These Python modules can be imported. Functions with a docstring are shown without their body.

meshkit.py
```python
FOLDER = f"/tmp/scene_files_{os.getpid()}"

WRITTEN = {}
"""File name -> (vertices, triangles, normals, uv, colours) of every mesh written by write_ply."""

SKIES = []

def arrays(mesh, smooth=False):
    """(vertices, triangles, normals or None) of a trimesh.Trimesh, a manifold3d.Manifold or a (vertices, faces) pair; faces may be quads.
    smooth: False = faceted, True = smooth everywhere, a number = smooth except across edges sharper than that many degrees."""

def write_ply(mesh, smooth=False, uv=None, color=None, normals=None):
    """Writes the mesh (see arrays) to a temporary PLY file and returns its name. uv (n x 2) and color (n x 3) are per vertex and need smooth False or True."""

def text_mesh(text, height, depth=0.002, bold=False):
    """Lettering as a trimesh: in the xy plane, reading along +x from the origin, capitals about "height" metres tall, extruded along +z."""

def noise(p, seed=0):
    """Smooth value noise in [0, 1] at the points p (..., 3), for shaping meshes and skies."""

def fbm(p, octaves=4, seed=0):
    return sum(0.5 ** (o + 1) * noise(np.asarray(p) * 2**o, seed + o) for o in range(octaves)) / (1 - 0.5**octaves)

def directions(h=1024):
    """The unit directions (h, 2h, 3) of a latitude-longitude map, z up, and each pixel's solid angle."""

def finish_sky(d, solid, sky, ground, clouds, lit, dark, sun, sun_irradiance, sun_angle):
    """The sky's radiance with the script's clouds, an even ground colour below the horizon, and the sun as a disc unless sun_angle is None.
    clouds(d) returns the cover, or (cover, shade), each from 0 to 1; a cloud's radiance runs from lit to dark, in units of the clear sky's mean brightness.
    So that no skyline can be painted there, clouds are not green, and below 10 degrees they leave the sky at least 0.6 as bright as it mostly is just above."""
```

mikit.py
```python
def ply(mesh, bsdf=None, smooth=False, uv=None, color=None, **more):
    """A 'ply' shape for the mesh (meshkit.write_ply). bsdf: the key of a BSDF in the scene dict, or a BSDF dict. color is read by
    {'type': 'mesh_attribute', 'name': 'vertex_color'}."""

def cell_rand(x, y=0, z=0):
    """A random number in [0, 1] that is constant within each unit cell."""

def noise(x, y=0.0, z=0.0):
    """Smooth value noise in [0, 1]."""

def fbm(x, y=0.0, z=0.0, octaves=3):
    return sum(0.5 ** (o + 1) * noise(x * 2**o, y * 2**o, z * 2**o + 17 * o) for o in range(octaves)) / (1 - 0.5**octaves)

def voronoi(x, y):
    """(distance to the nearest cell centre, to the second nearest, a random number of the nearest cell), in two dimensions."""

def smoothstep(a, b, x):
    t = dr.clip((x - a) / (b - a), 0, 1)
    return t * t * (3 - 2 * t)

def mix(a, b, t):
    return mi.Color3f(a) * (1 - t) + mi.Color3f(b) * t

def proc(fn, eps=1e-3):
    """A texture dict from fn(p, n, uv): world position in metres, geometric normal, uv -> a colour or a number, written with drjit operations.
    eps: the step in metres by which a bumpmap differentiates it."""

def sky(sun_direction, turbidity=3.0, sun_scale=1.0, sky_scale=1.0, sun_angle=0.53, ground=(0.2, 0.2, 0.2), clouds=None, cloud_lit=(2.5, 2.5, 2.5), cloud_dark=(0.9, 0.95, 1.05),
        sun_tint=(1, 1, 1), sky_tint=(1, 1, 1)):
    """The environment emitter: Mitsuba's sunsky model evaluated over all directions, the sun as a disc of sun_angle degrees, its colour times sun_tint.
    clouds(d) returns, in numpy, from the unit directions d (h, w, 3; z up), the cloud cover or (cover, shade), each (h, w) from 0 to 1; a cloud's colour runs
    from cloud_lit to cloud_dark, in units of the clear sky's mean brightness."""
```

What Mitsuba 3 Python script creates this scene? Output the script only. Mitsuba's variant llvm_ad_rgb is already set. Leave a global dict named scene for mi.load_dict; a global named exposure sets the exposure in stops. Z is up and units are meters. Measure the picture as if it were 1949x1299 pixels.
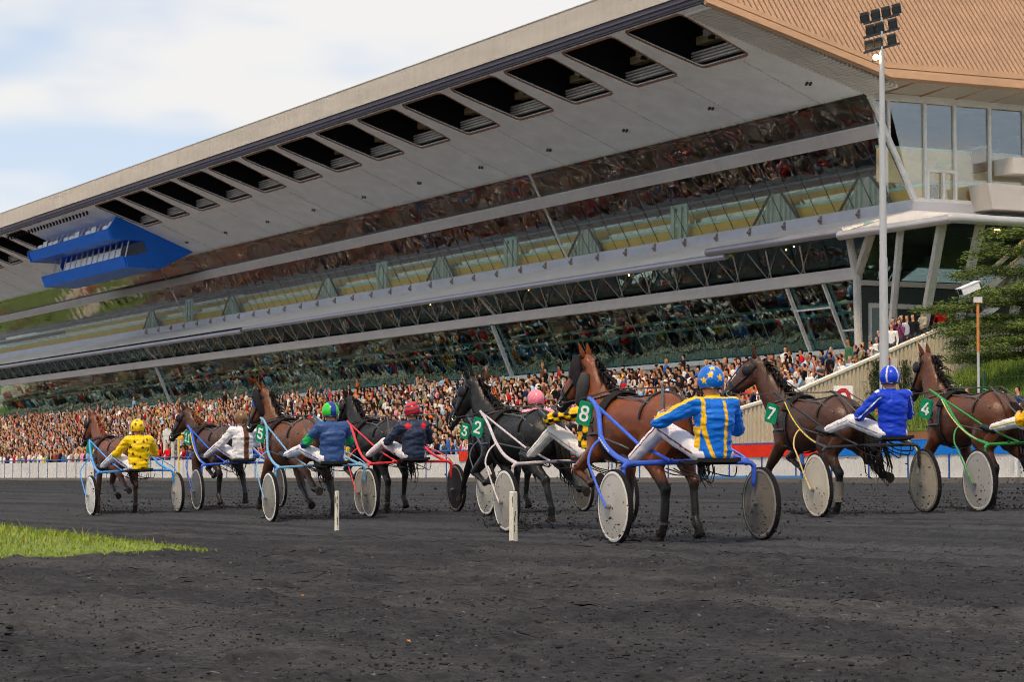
import math
import numpy as np
import trimesh
import manifold3d as m3
import shapely
import shapely.geometry as sg
import mitsuba as mi
import drjit as dr
import mikit
import meshkit
from mikit import noise, fbm, smoothstep, mix, cell_rand

scene, labels = {}, {}
PI = math.pi

# ---------------------------------------------------------------- camera, sky, exposure
EYE = 0.60
PITCH = math.atan(261.5 / 4800.0)
scene['camera'] = {
    'type': 'perspective', 'fov': math.degrees(2 * math.atan(1949 / 2 / 4800.0)), 'fov_axis': 'x',
    'near_clip': 0.5, 'far_clip': 6000.0,
    'to_world': mi.ScalarTransform4f().look_at([0, 0, EYE], [0, math.cos(PITCH) * 100, EYE + math.sin(PITCH) * 100], [0, 0, 1])}


def clouds(d):
    z = np.maximum(d[..., 2], 0.02)
    p = np.stack([d[..., 0] / (z + 0.22), d[..., 1] / (z + 0.22), z * 0], -1)
    big = meshkit.fbm(p * [2.2, 3.0, 1.0] + [14.78, 47.49, 0.0], 5, 3)
    wisp = meshkit.fbm(p * 4.2 + [12.17, 22.86, 1.0], 5, 11)
    c = (big - 0.40) * 4.0 + (wisp - 0.5) * 1.5
    c = np.clip(c, 0, 1)
    c = c * c * (3 - 2 * c)
    shade = np.clip((meshkit.fbm(p * 2.3 + [5.0, 1.0, 2.0], 4, 5) - 0.42) * 2.0, 0, 1) * 0.75
    return 0.42 + 0.58 * c, shade


scene['sky'] = mikit.sky([-0.22, -0.62, 0.95], turbidity=3.5, sun_scale=0.36, sky_scale=1.0, sun_angle=9.0, ground=(0.10, 0.10, 0.10), clouds=clouds,
                         cloud_lit=(2.05, 2.03, 2.0), cloud_dark=(1.55, 1.6, 1.7), sky_tint=(1.0, 0.97, 0.9), sun_tint=(1.0, 0.93, 0.82))
exposure = 2.3

# ---------------------------------------------------------------- helpers
TH = math.radians(26.3)
DV = np.array([-math.sin(TH), math.cos(TH), 0.0])     # along the stand and the track, away from the camera
NV = np.array([math.cos(TH), math.sin(TH), 0.0])      # from the track towards the stand
UP = np.array([0, 0, 1.0])


def sw(v):
    """(n, s, z) of the course -> world."""
    v = np.asarray(v, float)
    return v[..., :1] * NV + v[..., 1:2] * DV + v[..., 2:3] * UP


def lin(r, g, b):
    c = np.array([r, g, b], float) / 255
    return tuple(np.where(c <= 0.04045, c / 12.92, ((c + 0.055) / 1.055) ** 2.4))


def _unpack(p, n, uv):
    g = dr.floor(uv.x + 1e-4)
    return mi.Color3f((uv.x - g) / 0.98, g / 255.0, uv.y)


def _unpack_dirty(p, n, uv):
    c = _unpack(p, n, uv)
    k = fbm(p.x * 1.3, p.y * 1.3, p.z * 2.5, 4)
    f = fbm(p.x * 9.0, p.y * 9.0, p.z * 9.0, 3)
    return c * (0.79 + 0.26 * k + 0.16 * f)


def pack(c, n):
    c = np.clip(np.asarray(c, float), 0, 1)
    return np.tile([round(c[1] * 255) + c[0] * 0.98 + 0.001, c[2]], (n, 1))


COL = mikit.proc(_unpack)
COLD = mikit.proc(_unpack_dirty)
scene['paint'] = {'type': 'twosided', 'bsdf': {'type': 'principled', 'base_color': COLD, 'roughness': 0.38, 'specular': 0.5}}
scene['matte'] = {'type': 'twosided', 'bsdf': {'type': 'principled', 'base_color': COLD, 'roughness': 0.8, 'specular': 0.25}}
scene['cloth'] = {'type': 'twosided', 'bsdf': {'type': 'principled', 'base_color': COL, 'roughness': 0.85, 'specular': 0.15, 'sheen': 0.3}}
scene['metal'] = {'type': 'twosided', 'bsdf': {'type': 'principled', 'base_color': COL, 'roughness': 0.3, 'metallic': 0.75}}
scene['leaf'] = {'type': 'twosided', 'bsdf': {'type': 'principled', 'base_color': COL, 'roughness': 0.6, 'specular': 0.3}}
scene['silk'] = {'type': 'twosided', 'bsdf': {'type': 'principled', 'base_color': {'type': 'mesh_attribute', 'name': 'vertex_color'}, 'roughness': 0.5, 'specular': 0.35, 'sheen': 0.4}}
scene['coat'] = {'type': 'bumpmap', 'arbitrary': mikit.proc(lambda p, n, uv: 0.0016 * fbm(p.x * 70, p.y * 70, p.z * 26, 3) + 0.005 * fbm(p.x * 16, p.y * 16, p.z * 10, 2), 0.003), 'scale': 1.0,
                 'bsdf': {'type': 'principled', 'base_color': {'type': 'mesh_attribute', 'name': 'vertex_color'},
                          'roughness': mikit.proc(lambda p, n, uv: 0.30 + 0.30 * fbm(p.x * 11, p.y * 11, p.z * 7, 3)), 'specular': 0.5}}
scene['gloss'] = {'type': 'twosided', 'bsdf': {'type': 'principled', 'base_color': {'type': 'mesh_attribute', 'name': 'vertex_color'}, 'roughness': 0.28, 'specular': 0.5}}


class MB:
    """Collects triangles with one colour each."""

    def __init__(self):
        self.v, self.f, self.u, self.k = [], [], [], 0

    def add(self, v, f, col):
        v, f = np.asarray(v, float), np.asarray(f, int)
        if f.shape[1] == 4:
            f = np.vstack([f[:, [0, 1, 2]], f[:, [0, 2, 3]]])
        self.v.append(v)
        self.f.append(f + self.k)
        self.u.append(pack(col, len(v)))
        self.k += len(v)
        return self

    def mesh(self, m, col):
        return self.add(m.vertices, m.faces, col)

    def box(self, lo, hi, col, frame=None):
        lo, hi = np.minimum(lo, hi), np.maximum(lo, hi)
        v = np.array([[x, y, z] for x in (lo[0], hi[0]) for y in (lo[1], hi[1]) for z in (lo[2], hi[2])], float)
        v = frame(v) if frame else v
        return self.add(v, BOXF, col)

    def tube(self, pts, r, col, sides=8, frame=None, flat=None):
        v, f = tube(pts, r, sides, flat)
        return self.add(frame(v) if frame else v, f, col)

    def out(self):
        return np.vstack(self.v), np.vstack(self.f), np.vstack(self.u)


BOXF = np.array([[0, 1, 3], [0, 3, 2], [4, 6, 7], [4, 7, 5], [0, 4, 5], [0, 5, 1], [2, 3, 7], [2, 7, 6], [0, 2, 6], [0, 6, 4], [1, 5, 7], [1, 7, 3]])


def tube(pts, r, sides=8, flat=None):
    """Capped tube along a polyline; r per point; flat = (scale across, scale up)."""
    p = np.asarray(pts, float)
    r = np.broadcast_to(np.asarray(r, float), (len(p),))
    t = np.gradient(p, axis=0)
    t /= np.linalg.norm(t, axis=1, keepdims=True) + 1e-12
    ref = np.array([0, 0, 1.0]) if abs(t[:, 2]).mean() < 0.8 else np.array([1.0, 0, 0])
    a = np.cross(ref, t)
    a /= np.linalg.norm(a, axis=1, keepdims=True) + 1e-12
    b = np.cross(t, a)
    g = np.arange(sides) * 2 * PI / sides
    fa, fb = flat or (1, 1)
    v = p[:, None] + r[:, None, None] * (np.cos(g)[None, :, None] * a[:, None] * fa + np.sin(g)[None, :, None] * b[:, None] * fb)
    return loft(v)


def loft(rings, caps=True):
    rings = np.asarray(rings, float)
    m, k = rings.shape[:2]
    i, j = np.meshgrid(np.arange(m - 1), np.arange(k), indexing='ij')
    q = np.stack([i * k + j, i * k + (j + 1) % k, (i + 1) * k + (j + 1) % k, (i + 1) * k + j], -1).reshape(-1, 4)
    v = rings.reshape(-1, 3)
    f = np.vstack([q[:, [0, 1, 2]], q[:, [0, 2, 3]]])
    if caps:
        n = len(v)
        v = np.vstack([v, rings[0].mean(0), rings[-1].mean(0)])
        j = np.arange(k)
        f = np.vstack([f, np.stack([(j + 1) % k, j, j * 0 + n], 1), np.stack([(m - 1) * k + j, (m - 1) * k + (j + 1) % k, j * 0 + n + 1], 1)])
    return v, f


def key_for(name):
    if name not in scene and name not in labels:
        return name
    i = NUM.get(name, 1)
    while f'{name}_{i:03d}' in scene or f'{name}_{i:03d}' in labels:
        i += 1
    NUM[name] = i
    return f'{name}_{i:03d}'


NUM = {}


def put(name, mesh, bsdf='paint', col=None, smooth=False, exact=False, **extra):
    """One entry of the scene. mesh: MB, (v, f) or trimesh; col: one colour for all."""
    key = name if exact else key_for(name)
    if isinstance(mesh, MB):
        v, f, u = mesh.out()
    else:
        v, f = (np.asarray(mesh.vertices), np.asarray(mesh.faces)) if hasattr(mesh, 'vertices') else (np.asarray(mesh[0], float), np.asarray(mesh[1], int))
        if f.shape[1] == 4:
            f = np.vstack([f[:, [0, 1, 2]], f[:, [0, 2, 3]]])
        u = None
    if smooth not in (False, True):
        tm = trimesh.Trimesh(v, f, process=False)
        if u is not None:      # one colour per connected piece: keep the colour of each face's first vertex
            fc = u[f[:, 0]]
            face_n = tm.face_normals
            s = split_smooth(v, f, face_n, smooth)
            v, f, src = s
            u = u[src]
        else:
            v, f, src = split_smooth(v, f, tm.face_normals, smooth)
        smooth = True
    if u is None and col is not None:
        u = pack(col, len(v))
    scene[key] = mikit.ply((v, f), bsdf, smooth=smooth, uv=u, **extra)
    return key


def split_smooth(v, f, fn, deg):
    """Splits vertices where faces meet sharper than deg (by clustering the faces round each vertex by direction)."""
    c = math.cos(math.radians(deg))
    order = np.argsort(f.ravel(), kind='stable')
    flat = f.ravel()[order]
    nf = f.copy().ravel()
    vs, src = [], []
    starts = np.flatnonzero(np.r_[True, flat[1:] != flat[:-1]])
    ends = np.r_[starts[1:], len(flat)]
    for a, b in zip(starts, ends):
        cl = []
        for o in order[a:b]:
            n = fn[o // 3]
            for g in cl:
                if g[0] @ n > c:
                    nf[o] = g[1]
                    break
            else:
                cl.append((n, len(vs)))
                nf[o] = len(vs)
                vs.append(v[flat[a]])
                src.append(flat[a])
    return np.array(vs), nf.reshape(-1, 3), np.array(src)


def tag(key, label=None, cat=None, group=None, kind=None):
    d = labels.setdefault(key, {})
    for a, b in (('label', label), ('category', cat), ('group', group), ('kind', kind)):
        if b:
            d[a] = b
    return key


def thing(name, label, cat, group=None):
    return tag(key_for(name), label, cat, group)


def hull_chain(bones, seg=14):
    """Union of hulls of the end spheres of each bone: (p, r, q, r2[, y scale])."""
    parts = []
    for b in bones:
        e = []
        for p, r in ((b[0], b[1]), (b[2], b[3])):
            rr = np.broadcast_to(np.asarray(r, float), (3,))
            e.append(m3.Manifold.sphere(1.0, seg).scale(tuple(rr)).translate(tuple(np.asarray(p, float))))
        parts.append(m3.Manifold.batch_hull(e))
    return parts


def union_mesh(parts, length, it=8, lam=0.5):
    m = m3.Manifold.batch_boolean(parts, m3.OpType.Add).refine_to_length(length).to_mesh()
    t = trimesh.Trimesh(m.vert_properties[:, :3], m.tri_verts, process=True)
    if it:
        trimesh.smoothing.filter_taubin(t, lamb=lam, nu=lam + 0.03, iterations=it)
    return t


def as_manifold(v, f):
    t = trimesh.Trimesh(v, f, process=True)
    if t.volume < 0:
        t.invert()
    return m3.Manifold(m3.Mesh(np.asarray(t.vertices, np.float32), np.asarray(t.faces, np.uint32)))


def ico(c, r, sub=1):
    m = trimesh.creation.icosphere(subdivisions=sub, radius=1.0)
    return np.asarray(m.vertices) * np.broadcast_to(r, 3) + c, np.asarray(m.faces)


def star(y, z, cy, cz, r):
    """True inside a five-pointed star, point up."""
    a = np.arctan2(y - cy, z - cz)
    d = np.hypot(y - cy, z - cz)
    k = np.abs(((a / (2 * PI / 5) + 0.5) % 1) - 0.5) * 2          # 0 at a point, 1 between points
    inner = 0.40
    ang = k * PI / 5
    lim = r * inner * math.sin(PI / 5) / (np.sin(PI / 5 - ang) * inner + 1e-9 + 0 * ang)
    # the line from the point (r, 0) to the notch (inner r, 36 degrees)
    x1, y1 = r, 0.0
    x2, y2 = inner * r * math.cos(PI / 5), inner * r * math.sin(PI / 5)
    lim = (x1 * y2 - x2 * y1) / (np.cos(ang) * (y2 - y1) - np.sin(ang) * (x2 - x1))
    return d < lim


def zg(s, n):
    """Height of the track and the ground beside it."""
    b = np.interp(n, [-400, 9, 10.5, 12, 13, 14.4, 15.2, 16.6, 19, 24, 44, 46, 900], [0, -0.01, -0.06, -0.05, -0.015, 0.034, 0.06, 0.11, 0.195, 0.28, 0.46, 0.47, 0.5])
    def ss(a, c, x):
        t = np.clip((x - a) / (c - a), 0, 1)
        return t * t * (3 - 2 * t)
    return b + 0.06 * ss(28, 20, s) * ss(7, 10, n)


def to_sn(p):
    p = np.asarray(p, float)
    return p[..., :2] @ DV[:2], p[..., :2] @ NV[:2]


FPX = 4800.0
CP, SP = math.cos(PITCH), math.sin(PITCH)


def pix_ray(x, y):
    """Direction of a measured point of the photograph, used to survey where things stand."""
    a, b = (x - 974.5) / FPX, (649.5 - y) / FPX
    return np.array([a, CP - b * SP, SP + b * CP])


def ground_at(x, y):
    r = pix_ray(x, y)
    t = 10.0
    for _ in range(200):
        p = np.array([0, 0, EYE]) + r * t
        h = p[2] - zg(*to_sn(p))
        t += h / max(-r[2], 0.004) * 0.5
    return np.array([0, 0, EYE]) + r * t
# ---------------------------------------------------------------- ground
def _track(p, n, uv):
    nn = p.x * NV[0] + p.y * NV[1]
    s = p.x * DV[0] + p.y * DV[1]
    a = fbm(s * 0.35, nn * 1.6, 3.0, 4)
    b = fbm(s * 3.0, nn * 7.0, 1.0, 4)
    g = noise(p.x * 55.0, p.y * 55.0, 0.0)
    g2 = noise(p.x * 23.0, p.y * 23.0, 5.0)
    dry = smoothstep(0.42, 0.72, a) * 0.55 + smoothstep(0.5, 0.8, b) * 0.35
    c = mix((0.024, 0.0245, 0.028), (0.062, 0.061, 0.061), dry)
    race = smoothstep(8.5, 11.5, nn) * (1 - smoothstep(36.0, 43.0, nn))
    wet = fbm(s * 0.12, nn * 2.2, 8.0, 4)
    c = mi.Color3f(c) * (1 - race * 0.55) + mi.Color3f(mix((0.021, 0.024, 0.030), (0.052, 0.056, 0.064), smoothstep(0.35, 0.65, wet))) * (race * 0.55)
    speck = smoothstep(0.93, 0.99, noise(p.x * 31.0, p.y * 31.0, 9.0))
    c = mi.Color3f(c) * (0.30 + 0.36 * g + 0.26 * g2 + 0.24 * noise(p.x * 120.0, p.y * 120.0, 3.0))
    return mix(mi.Color3f(c), (0.16, 0.16, 0.155), speck * 0.55)


def _track_bump(p, n, uv):
    return 0.010 * fbm(p.x * 14.0, p.y * 14.0, 0.0, 3) + 0.004 * noise(p.x * 60.0, p.y * 60.0, 2.0)


scene['cinder'] = {'type': 'bumpmap', 'arbitrary': mikit.proc(_track_bump, 0.004), 'scale': 1.0,
                   'bsdf': {'type': 'principled', 'base_color': mikit.proc(_track), 'roughness': 0.92, 'specular': 0.25}}


def graded(stops):
    out = [stops[0][0]]
    for (a, da), (b, db) in zip(stops[:-1], stops[1:]):
        while out[-1] < b:
            t = (out[-1] - a) / (b - a)
            out.append(out[-1] + max(da + (db - da) * t, 1e-3))
        out[-1] = b
    return np.array(out)


ys = graded([(-60, 12), (5, 1.0), (6.8, 0.035), (14, 0.065), (30, 0.17), (60, 0.4), (140, 4), (400, 30), (3000, 400)])
xs = graded([(-3000, 400), (-200, 30), (-40, 4), (-14, 0.35), (-8, 0.13), (-3, 0.055), (0, 0.045), (3, 0.055), (8, 0.13), (14, 0.35), (40, 4), (200, 30), (3000, 400)])
X, Y = np.meshgrid(xs, ys, indexing='ij')
P2 = np.stack([X, Y, X * 0], -1)
S_, N_ = to_sn(P2)
Z = zg(S_, N_)
near = np.clip((60 - Y) / 45, 0, 1) * (np.abs(X) < 14)
rough = meshkit.fbm(np.stack([S_ * 0.5, N_ * 3.0, X * 0], -1), 4, 2) - 0.5
lump = meshkit.fbm(np.stack([X * 5.5, Y * 4.2, X * 0], -1), 4, 7)
Z = Z + near * (rough * 0.030 + np.clip(lump - 0.55, 0, 1) * 0.14 + (meshkit.noise(P2 * [21, 17, 1], 3) - 0.5) * 0.010)
for hn in (10.9, 12.1, 14.0, 16.0):       # shallow wheel ruts along the track
    Z -= near * 0.012 * np.exp(-((N_ - hn - 0.15 * np.sin(S_ * 0.2)) / 0.08) ** 2)
nx, ny = X.shape
i, j = np.meshgrid(np.arange(nx - 1), np.arange(ny - 1), indexing='ij')
q = np.stack([i * ny + j, (i + 1) * ny + j, (i + 1) * ny + j + 1, i * ny + j + 1], -1).reshape(-1, 4)
put('track_ground', (np.stack([X, Y, Z], -1).reshape(-1, 3), q), 'cinder', smooth=True)
tag('track_ground', 'dark cinder racing track with loose clods', kind='structure')

# clods of cinder lying on the track and thrown up behind the hooves
rng = np.random.default_rng(5)
ob = trimesh.creation.icosphere(subdivisions=0, radius=1.0)
OV, OF = np.asarray(ob.vertices), np.asarray(ob.faces)


def clods(pts, size, rng, squash=0.6):
    k = len(pts)
    sc = size[:, None, None] * rng.uniform(0.6, 1.3, (k, 1, 3)) * [1, 1, squash]
    v = OV[None] * sc * rng.uniform(0.75, 1.25, (k, len(OV), 1)) + pts[:, None]
    f = OF[None] + (np.arange(k) * len(OV))[:, None, None]
    return v.reshape(-1, 3), f.reshape(-1, 3)


cx_, cy_, cs_ = [], [], []
for _ in range(330):            # clusters, mostly torn up by earlier fields
    y0 = 7.2 + 14 * rng.random() ** 1.3
    x0 = rng.uniform(-0.23, 0.23) * y0
    k = rng.integers(5, 26)
    cx_.append(x0 + rng.normal(0, 0.20, k))
    cy_.append(y0 + rng.normal(0, 0.07, k))
    cs_.append(np.abs(rng.normal(0.0015, 0.0044, k)) + 0.0016)
for y0, y1, k in ((6.9, 12, 4200), (12, 22, 3000), (22, 50, 2400)):
    yy = rng.uniform(y0, y1, k)
    cx_.append(rng.uniform(-0.23, 0.23, k) * yy)
    cy_.append(yy)
    cs_.append(np.abs(rng.normal(0, 0.0026, k)) + 0.0014 + 0.00009 * yy)
cx_, cy_, cs_ = map(np.concatenate, (cx_, cy_, cs_))
ok = cy_ > 6.8
cx_, cy_, cs_ = cx_[ok], cy_[ok], cs_[ok]
ii = np.clip(np.searchsorted(xs, cx_), 1, nx - 1)
jj = np.clip(np.searchsorted(ys, cy_), 1, ny - 1)
CL = clods(np.stack([cx_, cy_, Z[ii, jj] + cs_ * 0.25], 1), cs_, rng)
put('dirt_clods', CL, 'matte', col=(0.022, 0.022, 0.024), smooth=False)
tag('dirt_clods', 'loose dark cinder clods scattered over the track', kind='stuff')

# a few dead leaves on the cinders
mb = MB()
for _ in range(7):
    y0 = rng.uniform(7.5, 20)
    x0 = rng.uniform(-0.22, 0.22) * y0
    z0 = float(np.interp(y0, ys, Z[np.searchsorted(xs, x0)])) + 0.012
    a = rng.uniform(0, 6.3)
    e = np.array([math.cos(a), math.sin(a), 0.3]) * 0.011
    g = np.array([-math.sin(a), math.cos(a), 0.2]) * 0.007
    c = np.array([x0, y0, z0])
    mb.add([c - e, c - g + [0, 0, .006], c + e, c + g], [[0, 1, 2, 3]], lin(190, 120, 50))
put('fallen_leaves', mb, 'leaf')
tag('fallen_leaves', 'small orange dead leaves lying on the cinders', kind='stuff')

# grass wedge of the infield
gp = sg.Polygon([(7.05, 20.0), (6.7, 42), (2.0, 42), (-1.2, 15.7), (5.0, 18.8)]).segmentize(.12)   # (n, s)
_e = np.array(gp.exterior.coords)
_w = np.c_[_e, 0 * _e[:, 0]] * 2.2
gp = sg.Polygon(_e + .22 * np.stack([meshkit.fbm(_w, 3, 1) - .5, meshkit.fbm(_w, 3, 2) - .5], 1)).buffer(0)
if gp.geom_type != 'Polygon':
    gp = max(gp.geoms, key=lambda g_: g_.area)
gp_out = gp.buffer(.10)


def grass_height(s, n):
    e = np.array([gp.exterior.distance(sg.Point(a, b)) if gp.contains(sg.Point(a, b)) else 0.0 for a, b in zip(n, s)])
    return 0.006 + 0.17 * np.clip(e / 1.5, 0, 1), e


gn, gs_ = np.meshgrid(np.arange(-1.6, 6.9, .14), np.arange(15.4, 42.2, .14), indexing='ij')
gi = shapely.contains_xy(gp, gn, gs_)
gh, _ = grass_height(gs_.ravel(), gn.ravel())
gz = np.where(gi, zg(gs_, gn) + gh.reshape(gn.shape), zg(gs_, gn) - .08)
gi_, gj_ = np.nonzero(gi[:-1, :-1] | gi[1:, :-1] | gi[:-1, 1:] | gi[1:, 1:])
gw = gn.shape[1]
gf = np.stack([gi_ * gw + gj_, (gi_ + 1) * gw + gj_, (gi_ + 1) * gw + gj_ + 1, gi_ * gw + gj_ + 1], -1)
scene['turf'] = {'type': 'principled', 'base_color': mikit.proc(lambda p, n, uv: mix((0.07, 0.115, 0.018), (0.16, 0.20, 0.04), fbm(p.x * 4, p.y * 4, 0.0, 3))), 'roughness': 0.9}
put('infield_turf', (sw(np.stack([gn, gs_, gz], -1).reshape(-1, 3)), gf), 'turf', smooth=True)
tag('infield_turf', 'raised wedge of infield turf at the left', kind='structure')
k = 90000
n_ = rng.uniform(-1.2, 7.3, k)
s_ = 16.0 + 15 * rng.random(k) ** 1.2
keep = shapely.contains_xy(gp, n_, s_) | (shapely.contains_xy(gp_out, n_, s_) & (rng.random(k) < .35))
n_, s_ = n_[keep], s_[keep]
w0 = sw(np.stack([n_, s_, n_ * 0], 1))
vis = np.abs(w0[:, 0] / w0[:, 1]) < 0.24
n_, s_, w0 = n_[vis], s_[vis], w0[vis]
hh, e_ = grass_height(s_, n_)
w0[:, 2] = zg(s_, n_) + hh - 0.01
k = len(n_)
hb = rng.uniform(0.03, 0.075, k) * np.clip(0.6 + e_ * 0.5, 0.5, 1.2) * (1 + 0.9 * (rng.random(k) > 0.96))
a = rng.uniform(0, 2 * PI, k)
side = np.stack([np.cos(a), np.sin(a), a * 0], 1) * rng.uniform(0.003, 0.006, k)[:, None]
lean = np.stack([np.cos(a * 3 + 1), np.sin(a * 3 + 1), a * 0], 1) * (hb * rng.uniform(0.2, 0.8, k))[:, None]
tip = w0 + lean + hb[:, None] * UP
midp = w0 + lean * 0.35 + 0.55 * hb[:, None] * UP
v = np.stack([w0 - side, w0 + side, midp + side * 0.8, midp - side * 0.8, tip], 1).reshape(-1, 3)
b = (np.arange(k) * 5)[:, None, None]
f = (np.array([[0, 1, 2], [0, 2, 3], [3, 2, 4]])[None] + b).reshape(-1, 3)
shade = rng.integers(0, 5, k)
pal = np.array([(0.20, 0.30, 0.018), (0.25, 0.35, 0.02), (0.14, 0.23, 0.018), (0.30, 0.36, 0.04), (0.33, 0.31, 0.09)])
u = np.vstack([pack(c, 1) for c in pal])[shade].repeat(5, 0)
scene['infield_grass'] = mikit.ply((v, f), 'leaf', uv=u)
tag('infield_grass', 'short bright green grass on the infield wedge', kind='stuff')
mb = MB()
for _ in range(16):
    n0, s0 = rng.uniform(3.2, 6.2), rng.uniform(18.6, 25)
    if gp.contains(sg.Point(n0, s0)):
        h0, _e = grass_height(np.array([s0]), np.array([n0]))
        c = sw(np.array([n0, s0, zg(s0, n0) + h0[0] + 0.075]))
        mb.add(*ico(c, (0.014, 0.014, 0.008)), lin(250, 205, 20))
put('dandelion_flowers', mb, 'leaf')
tag('dandelion_flowers', 'tiny yellow dandelion flowers in the infield grass', kind='stuff')
# ---------------------------------------------------------------- the grandstand, in (n, s, z)
S0, S1 = 88.1, 250.0
NF, ZF = 52.4, 20.04          # lower front edge of the roof
NT, ZT = 60.25, 16.84         # top of the upper glass
NB, ZB = 62.5, 12.45          # bottom of the upper glass
NTU, ZTU = 58.2, 10.50        # gutter tube of the canopy
NL, ZL0, ZL1 = 59.72, 8.95, 9.45   # lower beam
NG, ZG = 61.1, 6.25           # bottom of the lower glass
C_SOFF, C_FASC, C_GUT = lin(236, 241, 243), lin(200, 192, 180), lin(74, 72, 84)
C_BEAM, C_WHITE, C_CAN = lin(196, 191, 186), lin(222, 220, 214), lin(196, 192, 186)
C_BEIGE = lin(178, 145, 118)
GS = 'grandstand'
tag(GS, 'long grey grandstand with cantilevered roof, sloping glass bands and packed terraces', 'grandstand')
G = lambda part: f'{GS}__{part}'


def _glass(col, refl=(.9, .95, .95), ior=1.9):
    return {'type': 'thindielectric', 'int_ior': ior, 'specular_transmittance': {'type': 'rgb', 'value': col}, 'specular_reflectance': {'type': 'rgb', 'value': refl}}


scene['glass_upper'] = _glass([0.94, 0.98, 0.92], [.72, .76, .80], 1.72)
scene['glass_lower'] = _glass([0.34, 0.56, 0.53], [.62, .92, .92], 2.0)
scene['glass_end'] = _glass([0.92, 0.96, 0.92], [.95, .98, .95], 2.3)
scene['glass_clear'] = _glass([0.85, 0.92, 0.90])
scene['turquoise'] = {'type': 'twosided', 'bsdf': {'type': 'principled', 'base_color': {'type': 'rgb', 'value': list(lin(182, 226, 208))}, 'roughness': 0.25, 'specular': 0.6}}


def _conc(p, n, uv):
    c = _unpack(p, n, uv)
    s = p.x * DV[0] + p.y * DV[1]
    a = fbm(s * 0.25, p.z * 2.0, p.x * 0.3, 4)
    b = fbm(s * 3.0, p.z * 0.8, p.x * 2.0, 3)
    return c * (0.80 + 0.26 * a + 0.14 * b)


scene['soffit_paint'] = {'type': 'twosided', 'bsdf': {'type': 'principled', 'base_color': COLD, 'roughness': 0.8, 'specular': 0.2}}
scene['concrete'] = {'type': 'twosided', 'bsdf': {'type': 'principled', 'base_color': mikit.proc(_conc), 'roughness': 0.85, 'specular': 0.2}}


def zs(n):
    return ZF + (ZT - ZF) / (NT - NF) * (n - NF)


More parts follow.
